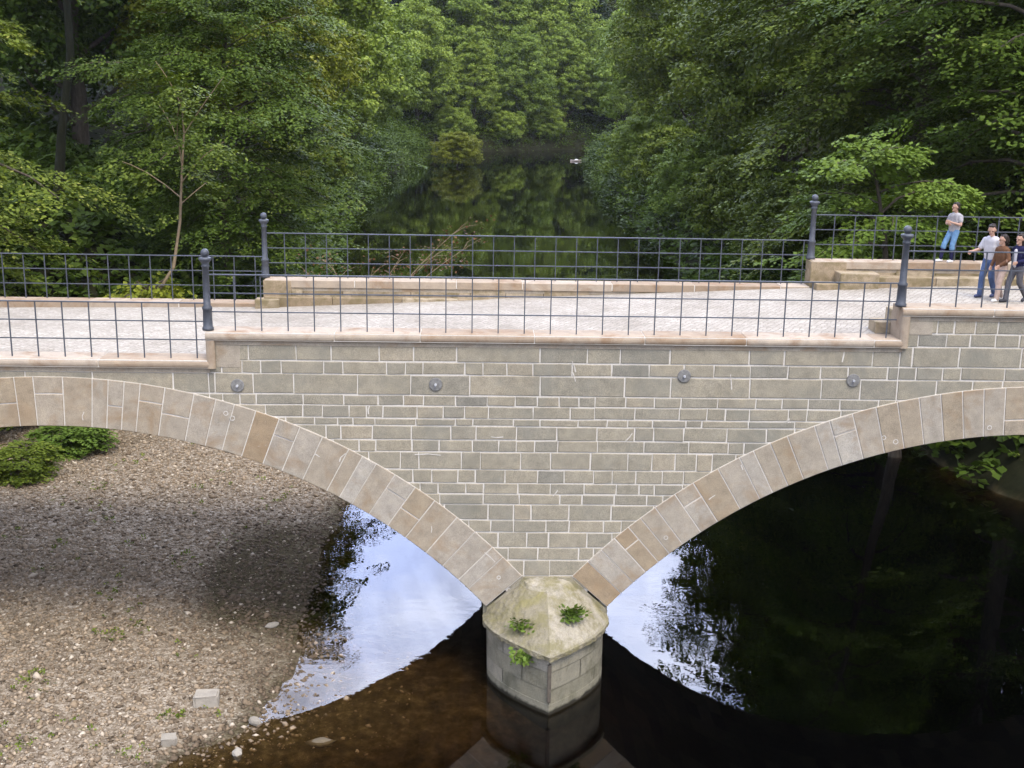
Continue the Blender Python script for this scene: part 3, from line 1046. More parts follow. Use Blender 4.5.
def bough_points(rs, z0, az, L, rise, droop, n):
    s = np.linspace(0, 1, n)
    bend = rs.normal(0, .25)
    a = az + bend * s
    rr = L * s
    x, y = rr * np.cos(a), rr * np.sin(a)
    z = z0 + L * (rise * s - droop * s ** 2.2)
    return np.stack([x, y, z], 1)

def tree_meshes(name, seed, H, Rr, base, nb, per, nleaf, leaf, mat, spl=1.1, rise=.55, droop=.55, lean=(0, 0), trunk_r=None, shape=.6, flat=.10, barkmat='bark', kinks=.5, wide=.33):
    rs = np.random.RandomState(seed)
    if name not in ('sp', 'sh'):
        nb, per, wide = int(nb * .62), int(per * 1.65), wide * 1.3
    trunk_r = trunk_r or .02 * H
    nt_ = 9
    tz = np.linspace(-.6, H * .93, nt_)
    kx = np.cumsum(rs.normal(0, kinks * .35, nt_)); ky = np.cumsum(rs.normal(0, kinks * .35, nt_))
    kx -= kx[0]; ky -= ky[0]
    kx[0:2] *= .3; ky[0:2] *= .3
    tx = kx + lean[0] * tz; ty = ky + lean[1] * tz
    tm = MB()
    tm.tube(list(zip(tx, ty, tz)), [trunk_r * (1.25 if i == 0 else 1) * (1 - .93 * i / (nt_ - 1)) + .012 for i in range(nt_)], 9)
    T, AZ_, PI_, LS, TN = [], [], [], [], []
    lump = rs.uniform(.72, 1.15, 40)
    for b in range(nb):
        t = (b + rs.rand()) / nb
        zt = base * H + (H - base * H) * t
        az = b * 2.39996 + rs.normal(0, .35)
        prof = math.sin(math.pi * min(.97, max(.08, .10 + .88 * t))) ** shape
        L = Rr * max(.22, prof) * rs.uniform(.68, 1.12) * lump[int((az % 6.283) / 6.283 * 8) * 5 + min(4, int(t * 5))]
        ri = rise * (.5 + 1.0 * t)
        dr = droop * (1.15 - .5 * t)
        z0 = zt - L * (ri - dr) * .6
        z0 = min(max(z0, base * H * .7), H * .92)
        P = bough_points(rs, z0, az, L, ri, dr, 8)
        ox, oy = np.interp(z0, tz, tx), np.interp(z0, tz, ty)
        P[:, 0] += ox; P[:, 1] += oy
        rb = max(.012, trunk_r * .30 * (L / Rr) * (1 - .6 * t))
        tm.tube(P[::2].tolist() + [P[-1].tolist()], [rb * (1 - .85 * i / 4) + .006 for i in range(5)], 5, cap=False)
        k = max(4, int(per * (L / Rr) * rs.uniform(.8, 1.2)))
        s = rs.uniform(.22, 1.0, k) ** .75
        i0 = np.clip((s * 7).astype(int), 0, 6); fr = s * 7 - i0
        C = P[i0] * (1 - fr[:, None]) + P[i0 + 1] * fr[:, None]
        lat = rs.normal(0, 1, k) * wide * L * s * .8
        C[:, 0] += -np.sin(az) * lat; C[:, 1] += np.cos(az) * lat
        C[:, 2] += rs.normal(0, flat * L * .6, k) - .16 * np.abs(lat)
        T.append(C); AZ_.append(az + np.sign(lat) * rs.uniform(0, .9, k) + rs.normal(0, .3, k))
        PI_.append(rs.normal(-.16, .16, k)); LS.append(spl * rs.uniform(.7, 1.25, k))
        TN.append(np.full(k, rs.normal(0, .10)))
    # crown tip
    k = int(per * .8)
    C = np.stack([np.interp(.93 * H, tz, tx) + rs.normal(0, Rr * .16, k), np.interp(.93 * H, tz, ty) + rs.normal(0, Rr * .16, k), H * (.97 - .1 * rs.rand(k))], 1)
    T.append(C); AZ_.append(rs.rand(k) * 6.283); PI_.append(rs.normal(0, .4, k)); LS.append(spl * np.ones(k)); TN.append(np.zeros(k))
    T = np.concatenate(T); A = frames(np.concatenate(AZ_), np.concatenate(PI_), rs.normal(0, .16, len(T)))
    V = spray_leaves(T, A, np.concatenate(LS), nleaf, leaf, rs)
    tone = np.clip(.5 + np.repeat(np.concatenate(TN) + rs.normal(0, .07, len(T)), nleaf) + rs.normal(0, .20, len(V)), 0, 1)
    crown = quads_mesh(name + '_crown', V, tone, M[mat])
    to = tm
    me = bpy.data.meshes.new(name + '_trunk')
    me.from_pydata(to.v, [], to.f); me.materials.append(M[barkmat])
    me.polygons.foreach_set('use_smooth', [True] * len(me.polygons)); me.update()
    return me, crown

def clump_tree(name, seed, H, Rr, base, nlobe, nclump, nleaf, leaf, mat, cr=.17, trunk_r=None, barkmat='bark', lean=(0, 0)):
    """crown of rounded leaf clumps carried on big lobes"""
    rs = np.random.RandomState(seed)
    trunk_r = trunk_r or .018 * H
    tm = MB()
    tz = np.linspace(-.6, H * .85, 7)
    kx = np.cumsum(rs.normal(0, .15, 7)); ky = np.cumsum(rs.normal(0, .15, 7)); kx -= kx[0]; ky -= ky[0]
    kx += lean[0] * tz; ky += lean[1] * tz
    tm.tube(list(zip(kx, ky, tz)), [trunk_r * (1 - .85 * i / 6) + .02 for i in range(7)], 9)
    hb = base * H
    lobes = []
    for i in range(nlobe):
        t = (i + .5) / nlobe
        a = i * 2.39996 + rs.normal(0, .3)
        zc = hb + (H - hb) * (.10 + .78 * t)
        prof = math.sin(math.pi * min(.98, .22 + .74 * t)) ** .6
        lr = Rr * rs.uniform(.36, .52) * (.65 + .35 * prof)
        rad = max(0, Rr * prof * rs.uniform(.9, 1.1) - lr)
        if i == nlobe - 1: rad = 0; zc = H - lr * .9
        lobes.append((np.array([rad * math.cos(a), rad * math.sin(a), zc]), lr))
        p0 = (np.interp(max(hb, zc - rad * .8) * .9, tz, kx), np.interp(max(hb, zc - rad * .8) * .9, tz, ky), max(hb, zc - rad * .8) * .9)
        c = lobes[-1][0]
        tm.tube([p0, ((p0[0] + c[0]) / 2, (p0[1] + c[1]) / 2, (p0[2] + c[2]) / 2 - .05 * Rr), tuple(c)], [trunk_r * .35, trunk_r * .22, .03], 5, cap=False)
    CC, DD, RD, TN = [], [], [], []
    for c, lr in lobes:
        k = max(6, int(nclump * (lr / (Rr * .44)) ** 2))
        d = rs.normal(0, 1, (k, 3)); d /= np.linalg.norm(d, axis=1)[:, None]
        d[:, 2] = np.where(d[:, 2] < -.55, -d[:, 2], d[:, 2])
        CC.append(c + d * lr * rs.uniform(.45, 1.15, (k, 1)) * [1, 1, .9]); DD.append(d); RD.append(Rr * cr * rs.uniform(.65, 1.3, k)); TN.append(rs.normal(0, .10, k) + rs.normal(0, .06))
    CC, DD, RD, TN = map(np.concatenate, (CC, DD, RD, TN))
    k = len(CC)
    dd = rs.normal(0, 1, (k, nleaf, 3)) + .75 * DD[:, None] + np.array([0, 0, .55])
    dd /= np.linalg.norm(dd, axis=2)[..., None]
    P = CC[:, None] + dd * RD[:, None, None] * (rs.rand(k, nleaf, 1) ** .45) * np.array([1.15, 1.15, .72])
    nrm = dd * .7 + np.array([0, 0, .55]) + rs.normal(0, .45, (k, nleaf, 3))
    nrm /= np.linalg.norm(nrm, axis=2)[..., None]
    ref = rs.normal(0, 1, (k, nleaf, 3))
    a = np.cross(nrm, ref); a /= np.linalg.norm(a, axis=2)[..., None]
    b = np.cross(nrm, a)
    sz = leaf * rs.uniform(.65, 1.35, (k, nleaf, 1))
    V = np.stack([P - a * sz * .5, P + b * sz * .33, P + a * sz * .5, P - b * sz * .33], 2).reshape(-1, 4, 3)
    tone = np.clip(.5 + np.repeat(TN, nleaf) + rs.normal(0, .18, k * nleaf), 0, 1)
    crown = quads_mesh(name + '_crown', V, tone, M[mat])
    me = bpy.data.meshes.new(name + '_trunk')
    me.from_pydata(tm.v, [], tm.f); me.materials.append(M[barkmat])
    me.polygons.foreach_set('use_smooth', [True] * len(me.polygons)); me.update()
    return me, crown

def place_tree(name, meshes, label, x, y, sc=1.0, rz=0.0, z=None, cat='tree', group=None, scz=None, mat=None):
    root = empty(name, label, cat, (x, y, gz(x, y) if z is None else z), rz, group)
    root.scale = (sc, sc, scz or sc)
    for nm, me in (('trunk', meshes[0]), ('crown', meshes[1])):
        o = link(bpy.data.objects.new(nm, me), root)
        if nm == 'crown' and mat:
            o.material_slots[0].link = 'OBJECT'; o.material_slots[0].material = M[mat]
    return root

TREES = {}
TREES['near_dark'] = tree_meshes('nd', 101, 24, 8.5, .04, 130, 60, 32, .17, 'leaf_dark', spl=1.3, flat=.06, shape=.42)
TREES['canopy'] = tree_meshes('cn', 113, 28, 9.5, .50, 70, 40, 26, .18, 'leaf_dark', spl=1.3, trunk_r=.20, lean=(.09, 0), kinks=.9, barkmat='bark_dark')
TREES['near_mid'] = tree_meshes('nm', 102, 17, 7.0, .03, 110, 48, 30, .17, 'leaf_mid', spl=1.25, flat=.05)
TREES['near_maple'] = tree_meshes('nl', 103, 19, 6.6, .05, 96, 46, 30, .145, 'leaf_mid', spl=1.1, flat=.04)
TREES['mid_broad'] = clump_tree('mb', 104, 24, 8.8, .05, 24, 26, 190, .27, 'leaf_mid', cr=.15)
TREES['mid_yellow'] = clump_tree('my', 105, 24, 8.2, .18, 22, 26, 190, .27, 'leaf_yel', cr=.15)
TREES['far_round'] = clump_tree('fr', 106, 24, 8.8, .02, 26, 36, 80, .38, 'leaf_soft', cr=.125)
TREES['far_tall'] = clump_tree('ft', 107, 28, 7.6, .08, 26, 36, 80, .38, 'leaf_soft', cr=.13)
TREES['conifer'] = tree_meshes('cf', 108, 28, 5.0, .06, 130, 18, 18, .40, 'leaf_conifer', spl=1.7, rise=.12, droop=.42, shape=1.0, kinks=.05)
TREES['small'] = tree_meshes('sm', 109, 10.2, 3.1, .30, 40, 34, 26, .145, 'leaf_bright', spl=.75, flat=.04, barkmat='bark', rise=.4, droop=.5, lean=(-.24, 0))
TREES['sapling'] = tree_meshes('sp', 110, 11.5, 2.0, .60, 7, 22, 20, .14, 'leaf_mid', spl=.75, rise=1.25, droop=.25, barkmat='bark_light', trunk_r=.085, kinks=.95)
TREES['bush'] = clump_tree('bu', 111, 5.2, 4.6, .0, 20, 26, 90, .22, 'leaf_yel', cr=.13, trunk_r=.12)
TREES['shrub'] = tree_meshes('sh', 112, 1.6, 1.2, .03, 40, 14, 20, .11, 'leaf_mid', spl=.45)

def T(name, kind, label, x, y, **k): return place_tree(name, TREES[kind], label, x, y, **k)
# left bank
T('maple_tree', 'near_maple', 'green tree with drooping leafy boughs at the left picture edge', -20.6, 17, sc=.95, rz=.4)
T('dark_tree', 'canopy', 'tall shaded tree with leaning trunk behind the leafy left edge tree', -19.3, 30, sc=1.0, rz=0)
T('spreading_tree', 'near_mid', 'broad leafy tree spreading boughs low over the river left of the back railing', -11.7, 28, sc=.74, rz=2.2, mat='leaf_deep')
T('young_tree', 'sapling', 'thin young tree with bare pale crooked stem behind the left back railing', -12.8, 18.0, rz=1.0)
T('yellow_green_tree', 'mid_yellow', 'tall yellowish green tree rising behind the broad spreading tree', -15.0, 48, sc=.82, rz=.5)
T('leafy_tree', 'mid_broad', 'dense green tree rising on the slope above the shaded trunk', -24.0, 48, sc=1.1, rz=1.9, mat='leaf_dark')
T('pale_green_tree', 'far_tall', 'pale green rounded tree leaning over the left bank midway upstream', -17.0, 92, sc=1.0, rz=.9)
T('pale_green_tree', 'far_round', 'soft green tree on the left bank beyond the pale rounded one', -17.2, 128, sc=1.0, rz=2.7)
T('overhanging_bush', 'bush', 'rounded light bush hanging low over the water from the left bank', -4.6, 150, sc=.78, rz=.3, z=ZW + .3)
T('slope_tree', 'mid_broad', 'green tree high on the left slope above the yellowish green tree', -27, 72, sc=1.15, rz=3.0)
T('slope_tree', 'far_round', 'green tree high on the left slope above the pale rounded tree', -28, 108, sc=1.2, rz=4.0)
T('slope_tree', 'far_tall', 'green tree high on the left slope nearest the river bend', -26, 158, sc=1.25, rz=5.0)
# right bank
T('maple_tree', 'near_maple', 'dark leafy maple with large hanging sprays at the right picture edge', 18.8, 21, sc=1.15, rz=2.0, mat='leaf_dark')
T('small_tree', 'small', 'small bright green tree behind the back railing beside the standing boy', 11.9, 14.6, sc=1.05, rz=0)
T('beech_tree', 'near_dark', 'large dark green tree with layered boughs right of the river', 18.2, 33, sc=1.06, rz=.3, mat='leaf_mid')
T('beech_tree', 'near_dark', 'deep green tree in the shade between the layered tree and right edge maple', 26.5, 31, sc=1.05, rz=3.6)
T('open_tree', 'mid_broad', 'light green tree with visible dark limbs hanging over the right bank', 19.4, 62, sc=1.0, rz=1.4, mat='leaf_mid')
T('bank_tree', 'mid_yellow', 'green tree leaning to the water on the right bank beyond the open tree', 19.0, 96, sc=1.0, rz=4.2, mat='leaf_mid')
T('bank_tree', 'far_round', 'farthest tree on the right bank where the small boat lies', 22.5, 140, sc=1.05, rz=1.0)
T('slope_tree', 'mid_broad', 'green tree high on the right slope above the layered dark tree', 25.5, 52, sc=1.15, rz=.2)
T('slope_tree', 'mid_broad', 'green tree high on the right slope above the open tree', 30, 88, sc=1.25, rz=2.5)
T('slope_tree', 'far_tall', 'green tree high on the right slope above the small boat', 33, 130, sc=1.25, rz=.7)
for i, (x, y, sc, mt, lb) in enumerate((
        (15.2, 40, .8, 'leaf_mid', 'nearest green bush hanging over the water on the right bank'),
        (15.0, 52, .9, 'leaf_mid', 'second green bush from the bridge hanging over the right bank water'),
        (15.2, 66, .95, 'leaf_soft', 'grey green bush over the right bank water below the light open tree'),
        (15.2, 82, 1.0, 'leaf_mid', 'green bush over the right bank water just past the light open tree'),
        (15.8, 102, 1.05, 'leaf_soft', 'bush over the right bank water near the small pale boat'),
        (-15.0, 62, .75, 'leaf_mid', 'green bush at the left waterline below the yellowish green tree'),
        (-16.5, 86, .9, 'leaf_mid', 'green bush at the left waterline below the pale leaning tree'))):
    T('bank_bush', 'bush', lb, x, y, sc=sc, rz=i * 1.7, mat=mt, cat='bush')
T('tall_tree', 'mid_broad', 'tall green tree standing straight behind the large layered dark green tree', 20.5, 44, sc=.98, scz=1.35, rz=2.0)
# head of the reach
FAR = [('far_tree', 'far_round', -12, 186, .85, 'round topped tree at the left end of the far river bend'),
       ('far_tree', 'far_tall', -2.5, 191.5, .62, 'pale tree on the far bank left of the dark water bend'),
       ('far_tree', 'far_round', 6, 199, .72, 'broad soft green tree facing the water in the middle of the far bank'),
       ('far_tree', 'far_tall', 14, 206, .68, 'slim soft green tree at the right of the far bank'),
       ('far_tree', 'far_round', 24, 209, .85, 'far bank tree half hidden behind the right bank trees'),
       ('hill_tree', 'far_round', -8, 206, 1.0, 'tree in the second row above the left end of the far bend'),
       ('hill_tree', 'far_tall', 2, 211, .95, 'tall tree in the second row above the middle of the far bank'),
       ('hill_tree', 'far_round', 13, 219, 1.05, 'broad tree in the second row above the right of the far bank'),
       ('conifer', 'conifer', -16, 214, 1.0, 'leftmost dark spruce on the hill top above the river bend'),
       ('conifer', 'conifer', -8, 222, 1.1, 'dark spruce on the hill top second from the left'),
       ('conifer', 'conifer', 2, 226, 1.1, 'dark spruce on the hill top above the middle of the far bank'),
       ('conifer', 'conifer', 10, 234, 1.15, 'dark spruce on the hill top right of the middle'),
       ('conifer', 'conifer', 20, 232, 1.1, 'rightmost dark spruce on the hill top'),
       ('bank_bush', 'bush', -6, 186.5, .9, 'leftmost low bush along the far waterline'),
       ('bank_bush', 'bush', 3, 193.5, .8, 'low bush at the far waterline right of the leftmost one'),
       ('bank_bush', 'bush', 10, 200, .9, 'low bush at the far waterline nearest the small pale boat')]
for i, (nm, kd, x, y, sc, lb) in enumerate(FAR):
    T(nm, kd, lb, x, y, sc=sc, rz=i * 1.3, cat='bush' if kd == 'bush' else 'tree', mat='leaf_soft' if kd == 'bush' else None)

# shrubs
T('shrub', 'shrub', 'yellowish shrub peeping over the left back railing beside the thin young tree', -12.2, 17.8, sc=1.6, scz=2.9, rz=.3, cat='shrub', mat='leaf_yel')
T('shrub', 'shrub', 'dark leafy shrub at the left edge under the arch', -17.3, 15.0, sc=1.5, rz=1.3, cat='shrub')
T('shrub', 'shrub', 'low bright green weeds spreading on the gravel under the left arch', -13.9, 13.6, sc=1.05, scz=.6, rz=2.0, cat='weeds', mat='leaf_bright')
T('shrub', 'shrub', 'lower patch of green weeds on the gravel nearer the bridge', -14.4, 11.0, sc=.9, scz=.55, rz=3.0, cat='weeds', mat='leaf_mid')
T('shrub', 'shrub', 'dark ivy like shrub at the top of the gravel bank', -14.6, 17.2, sc=1.5, rz=4.0, cat='shrub', mat='leaf_dark')

# wooded undergrowth on the slopes
def undergrowth():
    rs = np.random.RandomState(77)
    n = 60000
    x = rs.uniform(-60, 62, n); y = 9 + 270 * rs.rand(n) ** 1.5
    x[:16000] = rs.uniform(-26, 34, 16000); y[:16000] = rs.uniform(178, 262, 16000)
    x[16000:28000] = rs.uniform(-40, -8, 12000); y[16000:28000] = rs.uniform(17.6, 50, 12000)
    x[28000:38000] = rs.uniform(11, 42, 10000); y[28000:38000] = rs.uniform(10, 50, 10000)
    q = 14000
    yy = rs.uniform(20, 185, q); sd = rs.rand(q) < .5
    xx = np.where(sd, shore_r(yy) + rs.uniform(-.3, 7, q), shore_l(yy) - rs.uniform(-.3, 7, q))
    x = np.concatenate([x, xx]); y = np.concatenate([y, yy]); n = len(x)
    s, b, wt = masks(x, y)
    d = np.maximum(np.maximum(shore_l(y) - x, x - shore_r(y)), y - shore_f(x))
    keep = (s > .5) & (d < 60) & (d > -.3) & ~((x < 0) & (y < 17.5)) & ~((x > 5) & (y < 11.5))
    x, y = x[keep], y[keep]
    n = len(x)
    z = ground(x, y)
    far = np.clip(y / 120, .4, 1.8)
    Tt = np.stack([x, y, z + rs.rand(n) ** 2 * 1.8 * far], 1)
    A = frames(rs.rand(n) * 6.283, rs.normal(.1, .4, n), rs.normal(0, .4, n))
    nl = 9
    V = spray_leaves(Tt, A, 1.1 * far * rs.uniform(.7, 1.3, n), nl, .30, rs)
    V = (V.reshape(n, nl, 4, 3))
    tone = np.clip(np.repeat(rs.normal(.45, .15, n), nl) + rs.normal(0, .15, n * nl), 0, 1)
    me = quads_mesh('undergrowth', V.reshape(-1, 4, 3), tone, M['leaf_dark'])
    tag(link(bpy.data.objects.new('undergrowth', me)), 'dense dark undergrowth covering the wooded river slopes', 'undergrowth', kind='stuff')
undergrowth()

# thin grass and seedlings between the pebbles
def bank_grass():
    rs = np.random.RandomState(41)
    cs = np.stack([rs.uniform(-15, -6.2, 70), rs.uniform(-5, 15, 70)], 1)
    P = np.concatenate([c + rs.normal(0, rs.uniform(.08, .3), (rs.randint(2, 9), 2)) for c in cs])
    big = [(-9.6, -3.4), (-9.3, -2.9), (-6.9, -1.9), (-9.9, -.6), (-8.9, 1.2)]
    P = np.concatenate([P] + [np.array(c) + rs.normal(0, .16, (14, 2)) for c in big])
    Tt = np.stack([P[:, 0], P[:, 1], ground(P[:, 0], P[:, 1])], 1)
    k = len(P)
    V = spray_leaves(Tt, frames(rs.rand(k) * 6.28, rs.uniform(.3, 1.2, k), rs.normal(0, .4, k)), rs.uniform(.06, .16, k), 6, .055, rs)
    me = quads_mesh('bank_grass', V, np.clip(rs.normal(.5, .25, len(V)), 0, 1), M['leaf_mid'])
    tag(link(bpy.data.objects.new('bank_grass', me)), 'sparse green seedlings growing between the pebbles of the gravel bank', 'grass', kind='stuff')
bank_grass()

# weeds growing on the pier
def weed(label, loc, n, size, seed, hang=0.0, az=-1.57):
    rs = np.random.RandomState(seed)
    Tt = np.tile(np.array([[0., 0, 0]]), (n, 1)) + rs.normal(0, size * .12, (n, 3)) * [1, .6, .5]
    azs = az + rs.uniform(-1.5, 1.5, n)
    A = frames(azs, rs.uniform(.1, 1.0, n) - hang, rs.normal(0, .4, n))
    V = spray_leaves(Tt, A, size * rs.uniform(.6, 1.1, n), 9, size * .34, rs, droop=.5)
    me = quads_mesh('weed', V, np.clip(rs.normal(.6, .25, len(V)), 0, 1), M['leaf_bright'])
    root = empty('weed', label, 'weed', loc)
    link(bpy.data.objects.new('leaves', me), root)
    m = MB()
    for i in range(6):
        a = azs[i]; m.tube([(0, 0, -.04), (math.cos(a) * size * .3, math.sin(a) * size * .3, size * .3 * (1 - 1.5 * hang)), (math.cos(a) * size * .6, math.sin(a) * size * .6, size * .35 * (1 - 2.2 * hang))], .004, 4)
    m.build('stem', M['bark_light'], root)
weed('leafy green weed rooted on the right slope of the pier cap', (.36, -.78, -5.20), 20, .31, 1)
weed('sparse green weed on the left slope of the pier cap', (-.62, -.98, -5.32), 12, .26, 2)
weed('yellow green weed hanging from the left rim of the pier cap', (-.60, -1.36, -5.66), 14, .26, 3, .9)

# withered shrub behind the back railing
def withered():
    root = empty('withered_shrub', 'withered brown shrub with bare arching twigs behind the back railing', 'shrub', (-4.3, WID + .05, -1.6))
    rs = random.Random(9)
    m = MB(); pts = []
    for (dx, dy, h, bx) in ((1.9, .9, 2.3, .2), (1.0, .8, 2.2, .1), (-.6, .7, 1.9, -.1), (.3, .9, 1.7, .0), (2.3, .8, 2.9, .3), (-1.2, .6, 1.8, -.2), (2.6, .7, 2.5, .3)):
        P = [(bx + dx * t ** 1.3, dy * math.sin(t * 1.5), h * t ** .85) for t in [i / 8 for i in range(9)]]
        m.tube(P, [.020 * (1 - .8 * i / 8) for i in range(9)], 5)
        pts += P[5:]
        for q in range(3):
            b = Vector(P[5 + q]); e = b + Vector((rs.uniform(-.5, .7), rs.uniform(-.1, .3), rs.uniform(.0, .4)))
            m.tube([b, (b + e) / 2 + Vector((0, 0, .06)), e], [.008, .006, .003], 4); pts.append(tuple(e))
    m.build('stem', M['bark_light'], root)
    r2 = np.random.RandomState(3)
    P = np.array(pts); k = 200
    Tt = P[r2.randint(0, len(P), k)] + r2.normal(0, .18, (k, 3))
    V = spray_leaves(Tt, frames(r2.rand(k) * 6.28, r2.normal(0, .5, k), r2.normal(0, .5, k)), np.full(k, .22), 3, .07, r2)
    me = quads_mesh('withered_leaves', V, r2.rand(len(V)), M['leaf_brown'])
    link(bpy.data.objects.new('leaves', me), root)
withered()

# small pale boat far upstream
def boat():
    root = empty('rowing_boat', 'tiny pale rowing boat at the right bank far upstream', 'boat', (13.4, 166, ZW), R(8))
    root.scale = (.58, .58, .58)
    m = MB()
    secs = []
    for i in range(9):
        u = i / 8; wd = .62 * math.sin(math.pi * min(.93, .12 + .82 * u)) ** .7 * (.15 if i in (0,) else 1)
        sheer = .34 + .12 * (2 * u - 1) ** 2
        secs.append([(-1.5 + 3 * u, wd * a, zz) for a, zz in ((1, sheer), (.85, .12), (.45, -.08), (-.45, -.08), (-.85, .12), (-1, sheer), (-.92, sheer), (-.75, .15), (-.4, .02), (.4, .02), (.75, .15), (.92, sheer))])
    loft(m, secs)
    m.build('hull', m_simple('boat_paint', (.62, .52, .47), .5), root)
    m = MB()
    for x in (-.6, .5): m.box(x - .14, x + .14, -.5, .5, .24, .28, .5, .01)
    m.build('seat', M['bark_light'], root)
    m = MB(); bm = bmesh.new(); bmesh.ops.create_icosphere(bm, subdivisions=2, radius=.36)
    for v in bm.verts: v.co = Vector((v.co.x * 1.5 + .1, v.co.y * .9, max(0, v.co.z) * .9 + .3))
    m.bm(bm); m.build('white_cover', m_simple('boat_cover', (.75, .75, .74), .7), root, True)
boat()

# air between the trees
hz = MB(); hz.box(-180, 200, -88, 428, ZW - 9, 95)
hm, hnt, hout = new_mat('river_haze')
hv = N(hnt, 'VolumePrincipled'); hv.inputs['Color'].default_value = (.86, .92, .95, 1); hv.inputs['Density'].default_value = .00009
hnt.links.new(hv.outputs[0], hout.inputs['Volume'])
tag(hz.build('haze', hm), 'thin pale haze in the air over the river', 'haze', kind='stuff')

# ------------------------------------------------------------------ people
def solidify(name, segs, ells, voxel, mat, parent, smooth_it=6):
    """tapered capsules and ellipsoids fused into one continuous surface"""
    bm = bmesh.new()
    for (p0, r0, p1, r1) in segs:
        p0, p1 = Vector(p0), Vector(p1)
        d = p1 - p0; L = d.length
        if L > 1e-5:
            q = d.to_track_quat('Z', 'Y').to_matrix().to_4x4()
            bmesh.ops.create_cone(bm, cap_ends=True, segments=14, radius1=r0, radius2=r1, depth=L, matrix=Matrix.Translation((p0 + p1) / 2) @ q)
        for p, r_ in ((p0, r0), (p1, r1)):
            bmesh.ops.create_uvsphere(bm, u_segments=14, v_segments=9, radius=r_, matrix=Matrix.Translation(p))
    for (c, s, rot) in ells:
        bmesh.ops.create_uvsphere(bm, u_segments=20, v_segments=14, radius=1, matrix=Matrix.Translation(c) @ Matrix.Rotation(rot, 4, 'Z') @ Matrix.Diagonal((*s, 1)))
    me = bpy.data.meshes.new('tmp'); bm.to_mesh(me); bm.free()
    o = bpy.data.objects.new('tmp', me); COL.objects.link(o)
    md = o.modifiers.new('r', 'REMESH'); md.mode = 'VOXEL'; md.voxel_size = voxel
    ms = o.modifiers.new('s', 'SMOOTH'); ms.iterations = smooth_it; ms.factor = .5
    dg = bpy.context.evaluated_depsgraph_get()
    me2 = bpy.data.meshes.new_from_object(o.evaluated_get(dg))
    bpy.data.objects.remove(o)
    me2.name = name; me2.materials.clear(); me2.materials.append(mat)
    me2.polygons.foreach_set('use_smooth', [True] * len(me2.polygons))
    return link(bpy.data.objects.new(name, me2), parent)

def V3(*a): return Vector(a)
SKIN = m_simple('skin', (.42, .25, .17), .55, .3, .08)
HAIR = m_simple('dark_hair', (.024, .016, .011), .6, .3, .3, 40)
def hand(segs, wrist, d, s, spread):
    """palm, four fingers, thumb; d = pointing direction, spread = across the palm"""
    d = d.normalized(); spread = (spread - d * spread.dot(d)).normalized(); n = d.cross(spread)
    palm = wrist + d * .075 * s
    for k in (-1, 0, 1):
        segs.append((wrist + spread * .012 * k * s, .017 * s, palm + spread * .024 * k * s, .014 * s))
    for k, ln in enumerate((.060, .072, .068, .052)):
        b = palm + spread * (-.030 + .020 * k) * s
        m1 = b + (d * .95 - n * .25) * ln * .5 * s; e = m1 + (d * .75 - n * .6) * ln * .5 * s
        segs += [(b, .009 * s, m1, .0085 * s), (m1, .0085 * s, e, .007 * s)]
    t0 = wrist + d * .025 * s - spread * .022 * s
    t1 = t0 + (d * .5 - spread * .8) * .035 * s; t2 = t1 + (d * .9 - spread * .2) * .032 * s
    segs += [(t0, .012 * s, t1, .010 * s), (t1, .010 * s, t2, .008 * s)]

